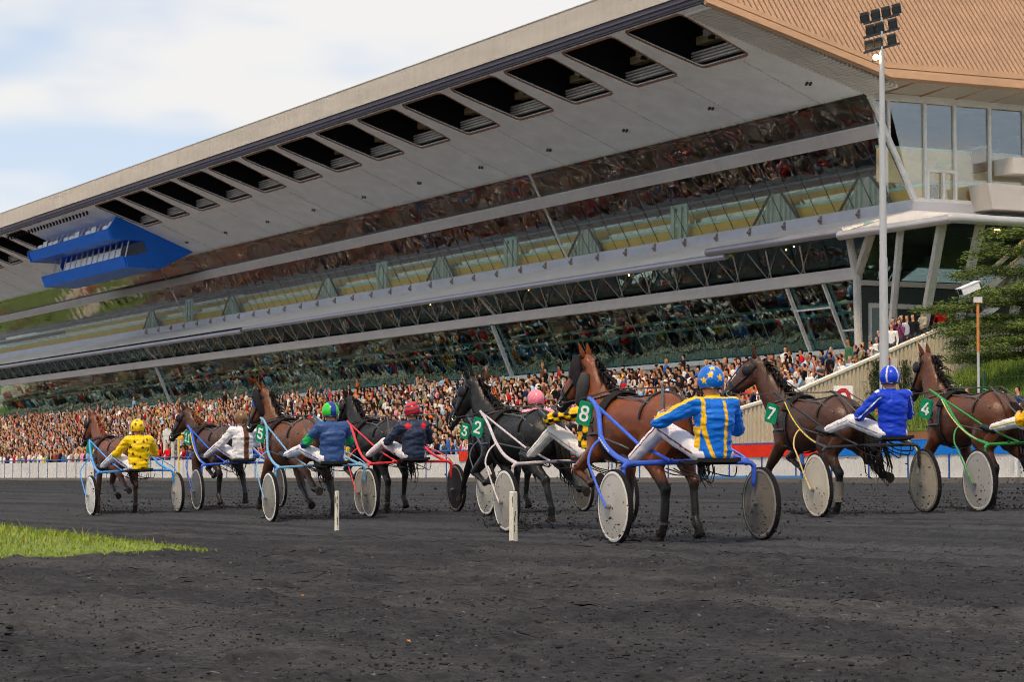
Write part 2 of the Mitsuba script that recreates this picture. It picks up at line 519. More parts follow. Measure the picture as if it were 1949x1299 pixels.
def plate(poly_ns, t, zfun, col, name, bsdf='concrete', **kw):
    """Flat plate over a polygon in (n, s), t thick, lying on z = zfun(n)."""
    m = trimesh.creation.extrude_polygon(poly_ns, abs(t), engine='earcut')
    v = np.asarray(m.vertices).copy()
    v[:, 2] = v[:, 2] * np.sign(t) + zfun(v[:, 0]) if t > 0 else zfun(v[:, 0]) + v[:, 2]
    return put(name, (sw(v), m.faces), bsdf, col=col, **kw)


# soffit with its coffers
SE = 85.75                        # the rear corner of the splayed eave
soff = sg.Polygon([(NF + .02, 88.35), (59.6, 86.15), (60.15, 86.3), (NT - .01, 88.0), (NT - .01, S1), (NF + .02, S1)])
coffers = []
for kk in range(-0, 26):
    s_hi = 95.25 + 6.0 * kk
    if 175 < s_hi < 194:
        continue
    poly = sg.Polygon([(NF + .14, s_hi + .1), (NF + .14, s_hi - 4.85), (NF + 3.6, s_hi - 4.6), (NF + 3.6, s_hi - 0.75), (NF + 1.6, s_hi - .2)]).buffer(-.28).buffer(.28, 4)
    coffers.append((s_hi, poly))
holes = shapely.union_all([p for _, p in coffers])
plate(soff.difference(holes), 0.09, zs, C_SOFF, G('soffit'), 'soffit_paint')
C_DARK = lin(30, 30, 38)
for s_hi, poly in coffers:
    ring = poly.buffer(.07, 4).difference(poly.buffer(-.03, 4))
    plate(ring, 0.05, lambda n: zs(n) - .03, lin(150, 118, 96), G('coffer_rim'))
    mb = MB()
    a, b = s_hi + .15, s_hi - 4.9
    fr = sw
    z0 = zs(NF + 3.6) + .24
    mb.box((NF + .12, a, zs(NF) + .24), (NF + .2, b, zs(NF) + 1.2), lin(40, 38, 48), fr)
    mb.box((NF + 3.62, a, z0), (NF + 3.75, b, z0 + .55), lin(150, 148, 142), fr)
    for q_ in range(4):
        mb.box((NF + 3.56, a, z0 + .05 + .14 * q_), (NF + 3.64, b, z0 + .10 + .14 * q_), lin(236, 234, 228), fr)
    mb.box((NF + 3.80, a, z0 + .9), (NF + 4.3, b, z0 + 1.25), lin(238, 222, 172), fr)
    mb.box((NF + 3.9, a, z0 + 1.25), (NF + 6.0, b, z0 + 3.4), lin(60, 62, 84), fr)
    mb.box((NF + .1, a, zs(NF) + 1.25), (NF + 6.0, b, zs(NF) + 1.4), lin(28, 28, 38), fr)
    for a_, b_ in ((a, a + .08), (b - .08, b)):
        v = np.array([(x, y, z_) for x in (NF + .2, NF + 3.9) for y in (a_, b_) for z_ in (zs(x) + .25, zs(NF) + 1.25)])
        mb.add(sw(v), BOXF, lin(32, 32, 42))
    put(G('coffer_box'), mb, 'matte')
    for ds in (1.3, 2.7):
        mb = MB()
        mb.box((NF + 3.3, s_hi - ds, z0 + 1.05), (NF + 3.5, s_hi - ds - .32, z0 + 1.32), lin(245, 247, 250), fr)
        mb.box((NF + 3.5, s_hi - ds - .1, z0 + .9), (NF + 3.8, s_hi - ds - .2, z0 + 1.1), lin(60, 60, 66), fr)
        put(G('coffer_floodlight'), mb, 'paint')
# small fixtures in the soffit
for kk in range(12):
    s_ = 90.2 + 8.1 * kk
    mb = MB()
    n_ = 58.7
    for dn, ds in ((-.07, 0), (.07, 0), (0, .18), (0, -.18)):
        mb.box((n_ + dn - .03, s_ + ds - .06, zs(n_ + dn) - .09), (n_ + dn + .03, s_ + ds + .06, zs(n_ + dn) + .02), lin(58, 56, 54), sw)
    put(G('soffit_lamp'), mb, 'matte')
# rusty drip lines and panel joints of the soffit: shallow raised battens
for kk in range(22):
    s_ = 91.0 + 6.0 * kk
    mb = MB()
    mb.tube([(NF + 3.9, s_ + .6, zs(NF + 3.9) - .003), (NT, s_ + .6, zs(NT) - .003)], .012, lin(150, 146, 138), 4, sw)
    put(G('soffit_joint'), mb, 'concrete')

# ribbed strip along the splayed end of the soffit
mb = MB()
for kk in range(46):
    t = kk / 45
    n_ = NF + .25 + (NT - NF - .35) * t
    s_a, s_b = 88.05 - 2.3 * t + .05, 90.2 - 2.1 * t
    mb.box((n_ - .045, s_a, -.11), (n_ + .045, s_b, 0.01), lin(214, 212, 206), lambda v: sw(np.c_[v[:, :2], zs(v[:, 0]) + v[:, 2]]))
put(G('soffit_rib'), mb, 'concrete')

# roof slab, fascia, gutter
prof = sg.Polygon([(NF, ZF + 1.42), (NF - .05, ZF + 1.66), (NF + 3, ZF + 2.2), (84, ZF + 6.5), (84, 17.2), (NT + .4, 17.15), (NT + .2, ZF + .2)])


def extrude_s(poly, a, b, shear=None):
    m = trimesh.creation.extrude_polygon(poly, 1.0, engine='earcut')
    v = np.asarray(m.vertices)
    o = np.c_[v[:, 0], a + (b - a) * v[:, 2], v[:, 1]]
    f = np.asarray(m.faces)[:, ::-1]
    return o, f


o, f = extrude_s(prof, 88.16, S1)
lowend = (o[:, 1] < 89)
o[lowend, 1] = 88.2 - .835 * (20.1 - np.clip(o[lowend, 2], 17.1, 40)) + .12
put(G('roof'), (sw(o), f), 'concrete', col=lin(150, 145, 138))
for kk in range(27):                                     # fascia sheets, 6 m each
    a = 88.25 + 6.0 * kk
    mb = MB()
    mb.box((NF - .16, a + .004, ZF + .55), (NF - .06, min(a + 5.996, S1), ZF + 1.69), C_FASC, sw)
    put(G('fascia_sheet'), mb, 'concrete')
mb = MB()
mb.box((NF - .20, 88.2, ZF + 1.691), (NF + .15, S1, ZF + 1.725), lin(210, 205, 196), sw)
put(G('fascia_coping'), mb, 'concrete')
mb = MB()
mb.box((NF - .11, 88.2, ZF + .02), (NF + .0, S1, ZF + .548), C_GUT, sw)
mb.box((NF - .16, 88.2, ZF + .30), (NF - .09, S1, ZF + .38), lin(92, 90, 104), sw)
mb.box((NF - .14, 88.2, ZF + .10), (NF - .09, S1, ZF + .14), lin(60, 58, 70), sw)
put(G('gutter'), mb, 'matte')

# beige ribbed cladding of the roof end: leans back 40 degrees
def end_plane(n, up):
    """Point on the leaning end plane, up metres above the soffit line below."""
    z = np.where(n < NT, zs(n), zs(NT) + 0.36 * 0) + .12
    z = np.where(n < 59.7, 20.1 - 2.9 * (n - NF) / (59.7 - NF), 17.2) + up
    return np.stack([n, SE - .05 + .835 * (z - 17.2), z], -1)


def on_end(nn, uu, off):
    """off metres out of the plane."""
    nrm = np.array([0, -1, .835]) / math.hypot(1, .835)
    return end_plane(np.asarray(nn, float), np.asarray(uu, float)) + nrm * off


def end_box(n0, n1, u0, u1, o0, o1, mb, col):
    v = np.array([on_end(n, u, o) for n in (n0, n1) for u in (u0, u1) for o in (o0, o1)])
    return mb.add(sw(v), BOXF, col)


kk = 0
n_ = NF + .02
while n_ < 74:
    w = .26
    top = 8.5 + (2.2 if n_ > 54 else 0)
    if n_ < 59.7 < n_ + w:
        w = 59.7 - n_ if 59.7 - n_ > .06 else w
    mb = end_box(n_ + .034, n_ + w - .034, .62, top, 0, .05, MB(), C_BEIGE)
    put(G('end_cladding_panel'), mb, 'concrete')
    n_ += w
mb = MB()
for a, b in ((NF, 59.7), (59.7, 74)):
    end_box(a, b, .1, 11, -.3, -.02, mb, lin(104, 78, 58))
put(G('end_backing'), mb, 'concrete')
for u0, u1, off in ((-.14, .27, .09), (.29, .58, .12)):
    for a, b in ((NF - .05, 59.7), (59.7, 74)):
        put(G('eave_band'), end_box(a, b, u0, u1, -.1, off, MB(), lin(172, 138, 110)), 'concrete')
# underside of the end eave past the glass
mb = MB()
v = np.array([(59.7, SE, 17.22), (74, SE, 17.22), (74, S0 + .3, 16.72), (60.25, S0 + .3, 16.86)])
mb.add(sw(v), [[0, 1, 2, 3]], lin(168, 163, 152))
mb.add(sw(v + [0, 0, .1]), [[0, 3, 2, 1]], lin(168, 163, 152))
put(G('end_soffit'), mb, 'concrete')
mb = MB()
for kk in range(7):
    n_ = 61.5 + 1.85 * kk
    mb.tube([(n_, SE + .1, 17.20), (n_ - .55, S0 + .1, 16.80)], .03, lin(176, 140, 108), 4, sw)
put(G('end_soffit_joint'), mb, 'concrete')

# upper glass: three bands in one leaning plane
rngg = np.random.default_rng(12)


def gpt(t):
    """n, z on the leaning upper glass; t = 0 bottom, 1 top."""
    return NB + (NT - NB) * t, ZB + (ZT - ZB) * t


def pane(name, bsdf, p0, p1, s0, s1, wob=.004):
    """One sheet of glass between profile points p0 and p1 (n, z) and s0..s1, set a hair askew as real panes are."""
    j = rngg.normal(0, wob, 4)
    A, B_ = np.meshgrid(np.linspace(0, 1, 5), np.linspace(0, 1, 7), indexing='ij')
    nn = p0[0] + (p1[0] - p0[0]) * B_ + j[0] * (1 - A) * (1 - B_) + j[1] * A * (1 - B_) + j[2] * A * B_ + j[3] * (1 - A) * B_ + rngg.normal(0, wob * 1.3, A.shape)
    v = np.stack([nn, s0 + (s1 - s0) * A, p0[1] + (p1[1] - p0[1]) * B_], -1).reshape(-1, 3)
    i, k = np.meshgrid(np.arange(4), np.arange(6), indexing='ij')
    f = np.stack([i * 7 + k, (i + 1) * 7 + k, (i + 1) * 7 + k + 1, i * 7 + k + 1], -1).reshape(-1, 4)
    put(name, (sw(v), f), bsdf, smooth=True)


def bar(mb, p0, p1, s, w, d, col):
    """Mullion along the leaning glass at s."""
    e = np.array([p1[0] - p0[0], p1[1] - p0[1]])
    e /= np.linalg.norm(e)
    nrm = np.array([-e[1], e[0]]) * np.sign(e[0] * 0 - 1)
    nrm = np.array([-abs(e[1]), -abs(e[0])])            # towards the track and down
    v = []
    for p in (p0, p1):
        for ds in (-w / 2, w / 2):
            for o in (-.01, d):
                v.append((p[0] + nrm[0] * o, s + ds, p[1] + nrm[1] * o))
    return mb.add(sw(np.array(v)), BOXF, col)


T_B2 = (.606, .731)       # the white beam across the upper glass
PITCHG = 1.45
ns = int((S1 - S0) / PITCHG)
for kk in range(ns):
    a, b = S0 + kk * PITCHG, S0 + (kk + 1) * PITCHG
    _p = gpt(T_B2[0])
    pane(G('upper_pane'), 'glass_upper', gpt(.0), (_p[0] - .13, _p[1]), a + .012, b - .012)
    pane(G('top_pane'), 'glass_upper', gpt(T_B2[1]), (NT - .22, ZT), a + .012, b - .012)
    if a < 175:
        put(G('mullion'), bar(MB(), gpt(.0), (_p[0] - .13, _p[1]), a, .03, .02, lin(70, 78, 74)), 'matte')
        put(G('top_mullion'), bar(MB(), gpt(T_B2[1]), (NT - .22, ZT), a, .022, .012, lin(72, 66, 58)), 'matte')
for kk in range(12):
    a = S0 + 13.05 * kk
    n0, z0 = gpt(T_B2[0] + .005)
    n1, z1 = gpt(T_B2[1] - .005)
    mb = MB()
    v = []
    for s_ in (a + .006, min(a + 13.044, S1)):
        for nn_, zz_, in ((n0, z0), (n1, z1)):
            for o in (-.05, .28):
                v.append((nn_ - o * .89, s_, zz_ - o * .45 + .0))
    mb.add(sw(np.array(v)), BOXF, C_BEAM)
    put(G('upper_beam'), mb, 'concrete')
# expansion struts that cross all bands
for a in (119.7, 182.0):
    mb = MB()
    bar(mb, gpt(-.01), gpt(T_B2[0]), a, .09, .10, C_WHITE)
    bar(mb, gpt(T_B2[1]), gpt(1.0), a, .09, .10, C_WHITE)
    put(G('upper_strut'), mb, 'paint')
# interior behind the upper glass
C_YEL = lin(248, 208, 92)
mb = MB()
mb.box((NB + .05, S0 + .2, ZB - .05), (84, S1, ZB + .02), lin(120, 112, 100), sw)
mb.box((74, S0 + .2, ZB), (74.2, S1, 17), lin(70, 60, 48), sw)
mb.box((NT + .6, S0 + .2, 16.75), (84, S1, 16.9), lin(95, 85, 75), sw)
mb.box((NB + .1, S1 - .3, ZB - .05), (84, S1 - .1, 17), lin(90, 84, 76), sw)
put(G('upper_hall'), mb, 'matte')
for nm, n_, z0, z1 in (('gallery_panel', 63.35, 12.5, 13.08), ('gallery_panel', 64.6, 13.45, 13.98)):
    for kk in range(55):
        a = S0 + .25 + PITCHG * 2 * kk
        if n_ > 64 and kk > 45:
            continue
        mb = MB()
        mb.box((n_, a + .01, z0), (n_ + .08, a + PITCHG * 2 - .01, z1), C_YEL, sw)
        put(G(nm), mb, 'matte')
for n_, z0, h_ in ((63.30, 13.08, .14), (64.55, 13.98, .12)):
    mb = MB()
    mb.box((n_, S0 + .3, z0), (n_ + .22, S1, z0 + h_), (1, 1, 1), sw)
    v, f, u = mb.out()
    put(G('gallery_rail'), (v, f), 'turquoise')
    mb = MB()
    mb.box((n_ + .1, S0 + .3, z0 + h_), (n_ + .115, S1, z0 + h_ + .22), (1, 1, 1), sw)
    v, f, u = mb.out()
    put(G('gallery_glass'), (v[[0, 1, 4, 5]] if False else v, f), 'glass_clear')
mb = MB()
mb.box((66.5, S0 + .3, 13.9), (66.7, S1, 14.9), lin(120, 80, 46), sw)
put(G('gallery_back'), mb, 'matte')
mb = MB()
mb.box((66.45, S0 + .3, 14.9), (66.9, S1, 15.02), lin(150, 160, 155), sw)
put(G('gallery_ledge'), mb, 'matte')
# gabled stair heads behind the glass
for s_ in (92.3, 99.6, 118.6, 137.0, 155.0, 173.5, 192.0):
    mb = MB()
    n_ = 62.95
    for sg_ in (-1, 1):
        mb.tube([(n_, s_ + sg_ * 2.0, 12.5), (n_, s_ + sg_ * .35, 14.0)], .07, lin(96, 88, 76), 5, sw)
        for q_ in range(4):
            x_ = s_ + sg_ * (.35 + q_ * .4)
            mb.tube([(n_ + .05, x_, 12.5), (n_ + .05, x_, 14.0 - q_ * .36)], .03, lin(150, 190, 175), 4, sw)
    mb.tube([(n_, s_ - .4, 14.0), (n_, s_ + .4, 14.0)], .07, lin(96, 88, 76), 5, sw)
    put(G('stair_head'), mb, 'matte')
    tri = np.array([(n_ + .12, s_ - 1.9, 12.5), (n_ + .12, s_ + 1.9, 12.5), (n_ + .12, s_ + .35, 13.9), (n_ + .12, s_ - .35, 13.9)])
    put(G('stair_screen'), (sw(tri), np.array([[0, 1, 2, 3]])), 'matte', col=lin(206, 210, 196))
for s_ in (108.6, 146.0, 183.0, 127.6):
    mb = MB()
    for ds in (-.75, -.15, .55):
        mb.box((63.0, s_ + ds, 12.5), (63.08, s_ + ds + .35, 14.25), lin(176, 206, 190), sw)
    mb.box((63.0, s_ - .75, 14.1), (63.1, s_ + .9, 14.25), lin(150, 205, 190), sw)
    put(G('lift_frame'), mb, 'paint')

# canopy: fascia band with brackets, roof slope, gutter tube, truss, lower beam
mb = MB()
v = []
CS = S0 - .0
mb.box((NB - .02, S0, 11.98), (NB + .10, S1, ZB + .0), lin(196, 198, 206), sw)
put(G('canopy_upstand'), mb, 'concrete')
for kk in range(34):
    a = 92.0 + 3.02 * kk
    mb = MB()
    mb.tube([(NB - .03, a, 12.36), (NB - .20, a + .05, 12.16), (NB - .05, a + .10, 12.04)], .026, lin(140, 118, 104), 5, sw)
    mb.box((NB - .22, a - .02, 12.12), (NB - .03, a + .06, 12.17), lin(128, 106, 94), sw)
    mb.box((NB - .05, a - .05, 12.0), (NB - .022, a + .12, 12.40), lin(160, 146, 136), sw)
    put(G('bracket'), mb, 'matte')
SC = 79.3          # the canopy turns the corner here
for kk in range(29):
    a = S0 if kk == 0 else 88.1 + 6 * kk
    b = 88.1 + 6 * (kk + 1)
    if a > S1:
        break
    mb = MB()
    v = np.array([(NTU - .08, a, ZTU + .15), (NTU - .08, b - .01, ZTU + .15), (NB - .02, b - .01, 11.98), (NB - .02, a, 11.98)])
    mb.add(sw(v), [[0, 3, 2, 1]], C_CAN)
    mb.add(sw(v - [0, 0, .12]), [[0, 1, 2, 3]], lin(170, 165, 158))
    put(G('canopy_sheet'), mb, 'concrete')
# canopy corner and end slope
mb = MB()
P_ = dict(a=(NTU + .05, S0, ZTU + .15), b=(NTU + .05, SC + .05, ZTU + .15), c=(NB - .02, S0, 11.98), d=(74, SC + .05, ZTU + .15), e=(74, S0, 11.98))
mb.add(sw(np.array([P_['a'], P_['b'], P_['c']])), [[0, 2, 1]], lin(176, 175, 174))
mb.add(sw(np.array([P_['b'], P_['d'], P_['e'], P_['c']])), [[0, 3, 2, 1]], lin(176, 175, 174))
mb.add(sw(np.array([P_['a'], P_['b'], P_['c']]) - [0, 0, .12]), [[0, 1, 2]], lin(170, 165, 158))
mb.add(sw(np.array([P_['b'], P_['d'], P_['e'], P_['c']]) - [0, 0, .12]), [[0, 1, 2, 3]], lin(170, 165, 158))
put(G('canopy_end'), mb, 'concrete')
tubes = [(88.0 - 2.5, 96.0, .19, 0.16), (96.2, 158.0, .16, 0), (158.4, S1, .16, -.10)]
scene['tube_metal'] = {'type': 'principled', 'base_color': mikit.proc(_unpack_dirty), 'roughness': 0.36, 'metallic': 0.35, 'specular': 0.6}
for a, b, r, dz in tubes[1:]:
    put(G('gutter_tube'), tube(sw(np.array([(NTU, a, ZTU + dz), (NTU, (a + b) / 2, ZTU + dz), (NTU, b, ZTU + dz)])), r, 14), 'tube_metal', col=lin(168, 168, 178), smooth=40)
put(G('gutter_tube'), tube(sw(np.array([(NTU - .12, 87.0, ZTU + .26), (NTU - .12, 92, ZTU + .26), (NTU - .12, 97.6, ZTU + .26)])), .19, 14), 'tube_metal', col=lin(150, 150, 158), smooth=40)
put(G('gutter_tube'), tube(sw(np.array([(NTU - .1, 87.0, ZTU + .11), (NTU - .1, SC - .02, ZTU + .11), (NTU + .1, SC - .1, ZTU + .11), (NTU + 3, SC - .1, ZTU + .11), (74, SC - .1, ZTU + .11)])), .19, 14), 'tube_metal', col=lin(192, 191, 190), smooth=40)
# lower beam in lengths, truss rods above it
for kk in range(14):
    a = S0 + 12 * kk
    mb = MB()
    mb.box((NL - .2, a + .004, ZL0), (NL + .25, min(a + 11.996, S1), ZL1), lin(205, 200, 194), sw)
    put(G('lower_beam'), mb, 'concrete')
kk = 0
s_ = 90.6
while s_ < 232:
    mb = MB()
    mb.tube([(NTU + .25, s_, ZTU), (NL, s_ + 1.55, ZL1)][::-1], .035, lin(190, 188, 184), 6, sw)
    put(G('truss_rod'), mb, 'paint')
    mb = MB()
    mb.tube([(NL, s_ + 1.85, ZL1), (NTU + .25, s_ + 1.5, ZTU)], .028, lin(168, 166, 162), 6, sw)
    mb.tube([(NL, s_ + 1.85, ZL1), (NTU + 1.6, s_ + 1.2, ZTU + .3)], .028, lin(150, 148, 144), 6, sw)
    put(G('truss_post'), mb, 'paint')
    s_ += 2.72
# lower glass
for kk in range(int((S1 - S0) / PITCHG)):
    a = S0 + kk * PITCHG
    pane(G('lower_pane'), 'glass_lower', (NG, ZG), (NL + .1, ZL0), a + .01, a + PITCHG - .01)
    pane(G('truss_pane'), 'glass_lower', (NL + .9, ZL1 - .1), (NL + .35, ZTU + .5), a + .01, a + PITCHG - .01)
    if a < 165 and kk % 2 == 0:
        put(G('lower_mullion'), bar(MB(), (NG, ZG), (NL + .1, ZL0), a, .028, .015, lin(120, 138, 134)), 'matte')
for a in (123.2, 181.0):
    put(G('lower_strut'), bar(MB(), (NG + .1, ZG - .6), (NL + .05, ZL0), a, .20, .16, lin(200, 200, 196)), 'paint')
    mb = MB()
    mb.tube([(NL, a - .3, ZL1), (NTU + .3, a - .6, ZTU)], .09, lin(200, 198, 194), 6, sw)
    put(G('truss_strut'), mb, 'paint')
for a in (90.7, 93.6):
    put(G('lower_strut'), bar(MB(), (NG, ZG - .3), (NL + .05, ZL0), a, .12, .14, C_WHITE), 'paint')
mb = MB()
for z_ in (6.9, 7.9):
    t = (z_ - ZG) / (ZL0 - ZG)
    mb.box((NG + (NL - NG) * t - .12, 90.7 if z_ < 7 else 90.7, z_), (NG + (NL - NG) * t, 93.6 if z_ > 7 else 88.4, z_ + .07), C_WHITE, sw)
put(G('lower_transom'), mb, 'paint')
# dado and ledge under the lower glass
mb = MB()
mb.box((NG - .1, S0, 4.6), (NG + .1, S1, ZG - .30), lin(186, 182, 172), sw)
mb.box((NG - .25, S0, ZG - .30), (NG + .12, S1, ZG - .08), lin(214, 214, 208), sw)
put(G('window_sill'), mb, 'concrete')
# hall behind the lower glass: raked steps with dark green seats, side wall, ceiling
mb = MB()
for r_ in range(9):
    mb.box((NG + .2 + r_ * .85, S0 + .2, 5.5), (NG + .2 + (r_ + 1) * .85, S1, 5.75 + .38 * r_), lin(86, 104, 98), sw)
mb.box((NL + .3, S0 + .2, 8.75), (68.6, S1, 8.9), lin(40, 44, 44), sw)
mb.box((68.9, S0 + .2, 5.5), (69.1, S1, 11.6), lin(48, 58, 56), sw)
mb.box((NL + .3, S0 + .2, 10.92), (69, S1, 11.04), lin(64, 62, 62), sw)
mb.box((NL + .3, S0 + .2, 9.25), (68.6, S1, 9.4), lin(66, 66, 66), sw)
mb.box((NL + .3, S1 - .3, 5.5), (69, S1 - .1, 11.6), lin(60, 64, 62), sw)
put(G('lower_hall'), mb, 'matte')
mb = MB()
for z_, n_ in ((8.15, NG + .3), (7.75, NG + .6)):
    mb.box((n_, S0 + .3, z_), (n_ + .06, S1, z_ + .16), lin(110, 165, 150), sw)
put(G('hall_rail'), mb, 'paint')
# small lit ceiling lamps under the canopy
mbs = []
k = 0
for s_ in (91.2, 92.6, 107.6, 108.8, 117.4, 118.5, 123.8, 125.6, 131.0, 133.1, 140.5, 150.2, 152.4, 155.5, 158.6, 169.3, 172.1, 178.0):
    n_ = NTU + .35 + .5 * (k % 3)
    k += 1
    v, f = ico(sw(np.array([n_, s_, ZTU + .02])), .038, 1)
    key = put(G('ceiling_lamp'), (v, f), 'matte', col=(1, .7, .2), emitter={'type': 'area', 'radiance': {'type': 'rgb', 'value': [4.5, 2.3, 0.35]}})

# press box hung under the roof
C_BLUE = lin(8, 112, 222)
PB = 'press_box'
tag(PB, 'blue two-deck press box hanging under the front of the grandstand roof', 'press box')
B_ = lambda part: f'{PB}__{part}'


def wedge(poly_nz, a, b, col, name, bsdf='paint'):
    o, f = extrude_s(sg.Polygon(poly_nz), a, b)
    put(name, (sw(o), f), bsdf, col=col)


A0, A1 = 173.6, 194.2
wedge([(53.55, 18.42), (53.85, 17.66), (56.2, 17.62), (56.2, 17.9), (54.2, 18.30)], A0, A1, C_BLUE, B_('upper_fascia'))
wedge([(54.70, 16.52), (55.02, 15.70), (57.5, 15.68), (57.5, 15.9), (55.2, 16.35)], A0, A1 + .5, C_BLUE, B_('lower_fascia'))
wedge([(54.16, zs(54.16) - .02), (53.58, 18.42), (53.9, 17.66), (56.18, 17.63), (56.6, 16.84), (54.9, 16.45), (55.06, 15.7), (57.5, 15.68), (59.9, zs(59.9) - .02)], A0 - .25, A0 - .01, C_BLUE, B_('side_wall'))
wedge([(53.58, 18.42), (53.9, 17.66), (56.18, 17.63), (56.6, 16.84), (54.9, 16.45), (55.06, 15.7), (57.5, 15.68), (59.9, zs(59.9) - .02), (56.5, zs(56.5) - .02)], A1 + .52, A1 + .75, C_BLUE, B_('side_wall'))
wedge([(57.5, 15.66), (59.9, zs(59.9) - .05), (59.8, zs(59.9) - .03), (57.4, 15.9)], A0, A1, lin(92, 98, 112), B_('underside'))
wedge([(57.2, 15.9), (57.4, 15.9), (57.4, 18.3), (57.2, 18.3)], A0, A1, lin(150, 150, 148), B_('back_wall'), 'matte')
for kk in range(14):
    a = A0 + .1 + 1.42 * kk
    mb = MB()
    mb.tube([(54.0, a, 18.32), (54.5, a, zs(54.5))], .055, lin(225, 222, 215), 4, sw)
    put(B_('upper_post'), mb, 'paint')
    mb = MB()
    mb.tube([(54.95, a, 16.42), (55.2, a, 17.64)], .055, lin(225, 222, 215), 4, sw)
    put(B_('lower_post'), mb, 'paint')
    for nm, p0, p1, ok in (('upper_blind', (53.98, 18.3), (54.12, 18.3 + (.55 if kk % 3 else .72)), kk not in (2, 5, 9)), ('lower_blind', (54.99, 16.42), (55.14, 17.2), kk not in (0, 11, 12, 13))):
        if ok:
            v = np.array([(p0[0], a + .1, p0[1]), (p0[0], a + 1.32, p0[1]), (p1[0], a + 1.32, p1[1]), (p1[0], a + .1, p1[1])])
            put(B_(nm), (sw(v), np.array([[0, 1, 2, 3]])), 'matte', col=lin(232, 232, 228))
mb = MB()
for kk in range(26):
    a = 176 + .86 * kk
    mb.tube([(NF + .35, a, zs(NF) - .02), (NF + .5, a + .22, zs(NF) - .42)], .07, lin(34, 32, 38), 4, sw)
    mb.tube([(NF + .35, a + .5, zs(NF) - .02), (NF + .5, a + .22, zs(NF) - .42)], .05, lin(34, 32, 38), 4, sw)
put(G('cable_tray'), mb, 'matte')

# end facade towards the bend: framed glass above, dark glass below
ES = S0
mull = [60.4, 61.3, 63.15, 64.7, 66.55, 68.4, 70.2, 72.0]
for a, b in zip(mull[:-1], mull[1:]):
    n_bot = max(a, NB) if a < NB else a
    zb = 12.5
    v = np.array([(b, ES, zb), (max(a, NB), ES, zb), (max(a, NT + (NB - NT) * 0), ES, 16.75), (b, ES, 16.75)])
    if a < NB:
        v[1] = (max(a, NB + (NT - NB) * 0) if b > NB else b, ES, zb if b > NB else ZB + (NB - b) / (NB - NT) * (ZT - ZB))
    put(G('end_pane'), (sw(v), np.array([[0, 1, 2, 3]])), 'glass_end')
for a in mull[1:]:
    mb = MB()
    zb = ZB + .1 if a > NB else ZB + (NB - a) / (NB - NT) * (ZT - ZB)
    mb.box((a - .055, ES - .12, zb), (a + .055, ES + .02, 16.72), C_WHITE, sw)
    put(G('end_mullion'), mb, 'paint')
mb = MB()
mb.box((NT, ES - .14, 16.6), (74, ES + .02, 16.88), C_WHITE, sw)
put(G('end_head'), mb, 'paint')
mb = MB()
v = []
for nn_, zz_ in ((NT, ZT), (NB, ZB)):
    for dn in (-.05, .17):
        for ds in (-.16, .04):
            v.append((nn_ + dn, ES + ds, zz_))
mb.add(sw(np.array(v)), BOXF, C_WHITE)
put(G('end_raker'), mb, 'paint')
mb = MB()
mb.box((NB, ES - .14, 12.36), (74, ES + .02, 12.52), C_WHITE, sw)
put(G('end_sill'), mb, 'paint')
mb = MB()                                     # glazed door in the end wall
for a, b, z0, z1 in ((63.2, 63.3, 12.5, 13.65), (64.0, 64.09, 12.5, 13.65), (64.62, 64.74, 12.5, 13.65), (63.2, 64.74, 13.65, 13.78)):
    mb.box((a, ES - .17, z0), (b, ES - .02, z1), C_WHITE, sw)
put(G('end_door_frame'), mb, 'paint')
mb = MB()                                     # lit interior behind the end glass: galleries seen end on
mb.box((64.3, ES + .5, 12.5), (74, ES + .62, 13.3), lin(226, 205, 160), sw)
mb.box((61.6, ES + 1.2, 13.3), (74, ES + 1.32, 14.75), lin(236, 214, 168), sw)
put(G('end_gallery_wall'), mb, 'matte')
mb = MB()
mb.box((64.3, ES + .45, 13.3), (74, ES + .7, 13.42), lin(190, 220, 210), sw)
mb.box((61.6, ES + 1.15, 14.75), (74, ES + 1.4, 14.87), lin(190, 220, 210), sw)
put(G('end_gallery_rail'), mb, 'paint')
mb = MB()
mb.tube([(65.7, ES + .3, 12.7), (66.6, ES + .3, 12.7)], [.9, .9], lin(212, 165, 70), 16, sw, flat=(1, .35))
put(G('end_counter'), mb, 'matte')
mb = MB()
mb.box((NB - .02, ES - .16, 11.9), (74, ES - .02, 12.36), lin(200, 200, 204), sw)
put(G('end_upstand'), mb, 'concrete')
# balcony box and awning at the far right
mb = MB()
v = np.array([(65.6, 86.6, 12.05), (65.35, 86.6, 13.15), (74, 86.6, 13.0), (74, 86.6, 12.05), (65.6, 88.0, 12.05), (65.35, 88.0, 13.15), (74, 88.0, 13.0), (74, 88.0, 12.05)])
mb.add(sw(v), [[0, 1, 2, 3], [4, 7, 6, 5], [0, 4, 5, 1], [1, 5, 6, 2], [3, 2, 6, 7], [0, 3, 7, 4]], lin(190, 186, 180))
put(G('balcony'), mb, 'concrete')
mb = MB()
mb.box((66.75, 86.7, 13.65), (74, 88.0, 14.35), lin(200, 196, 190), sw)
put(G('balcony_awning'), mb, 'concrete')

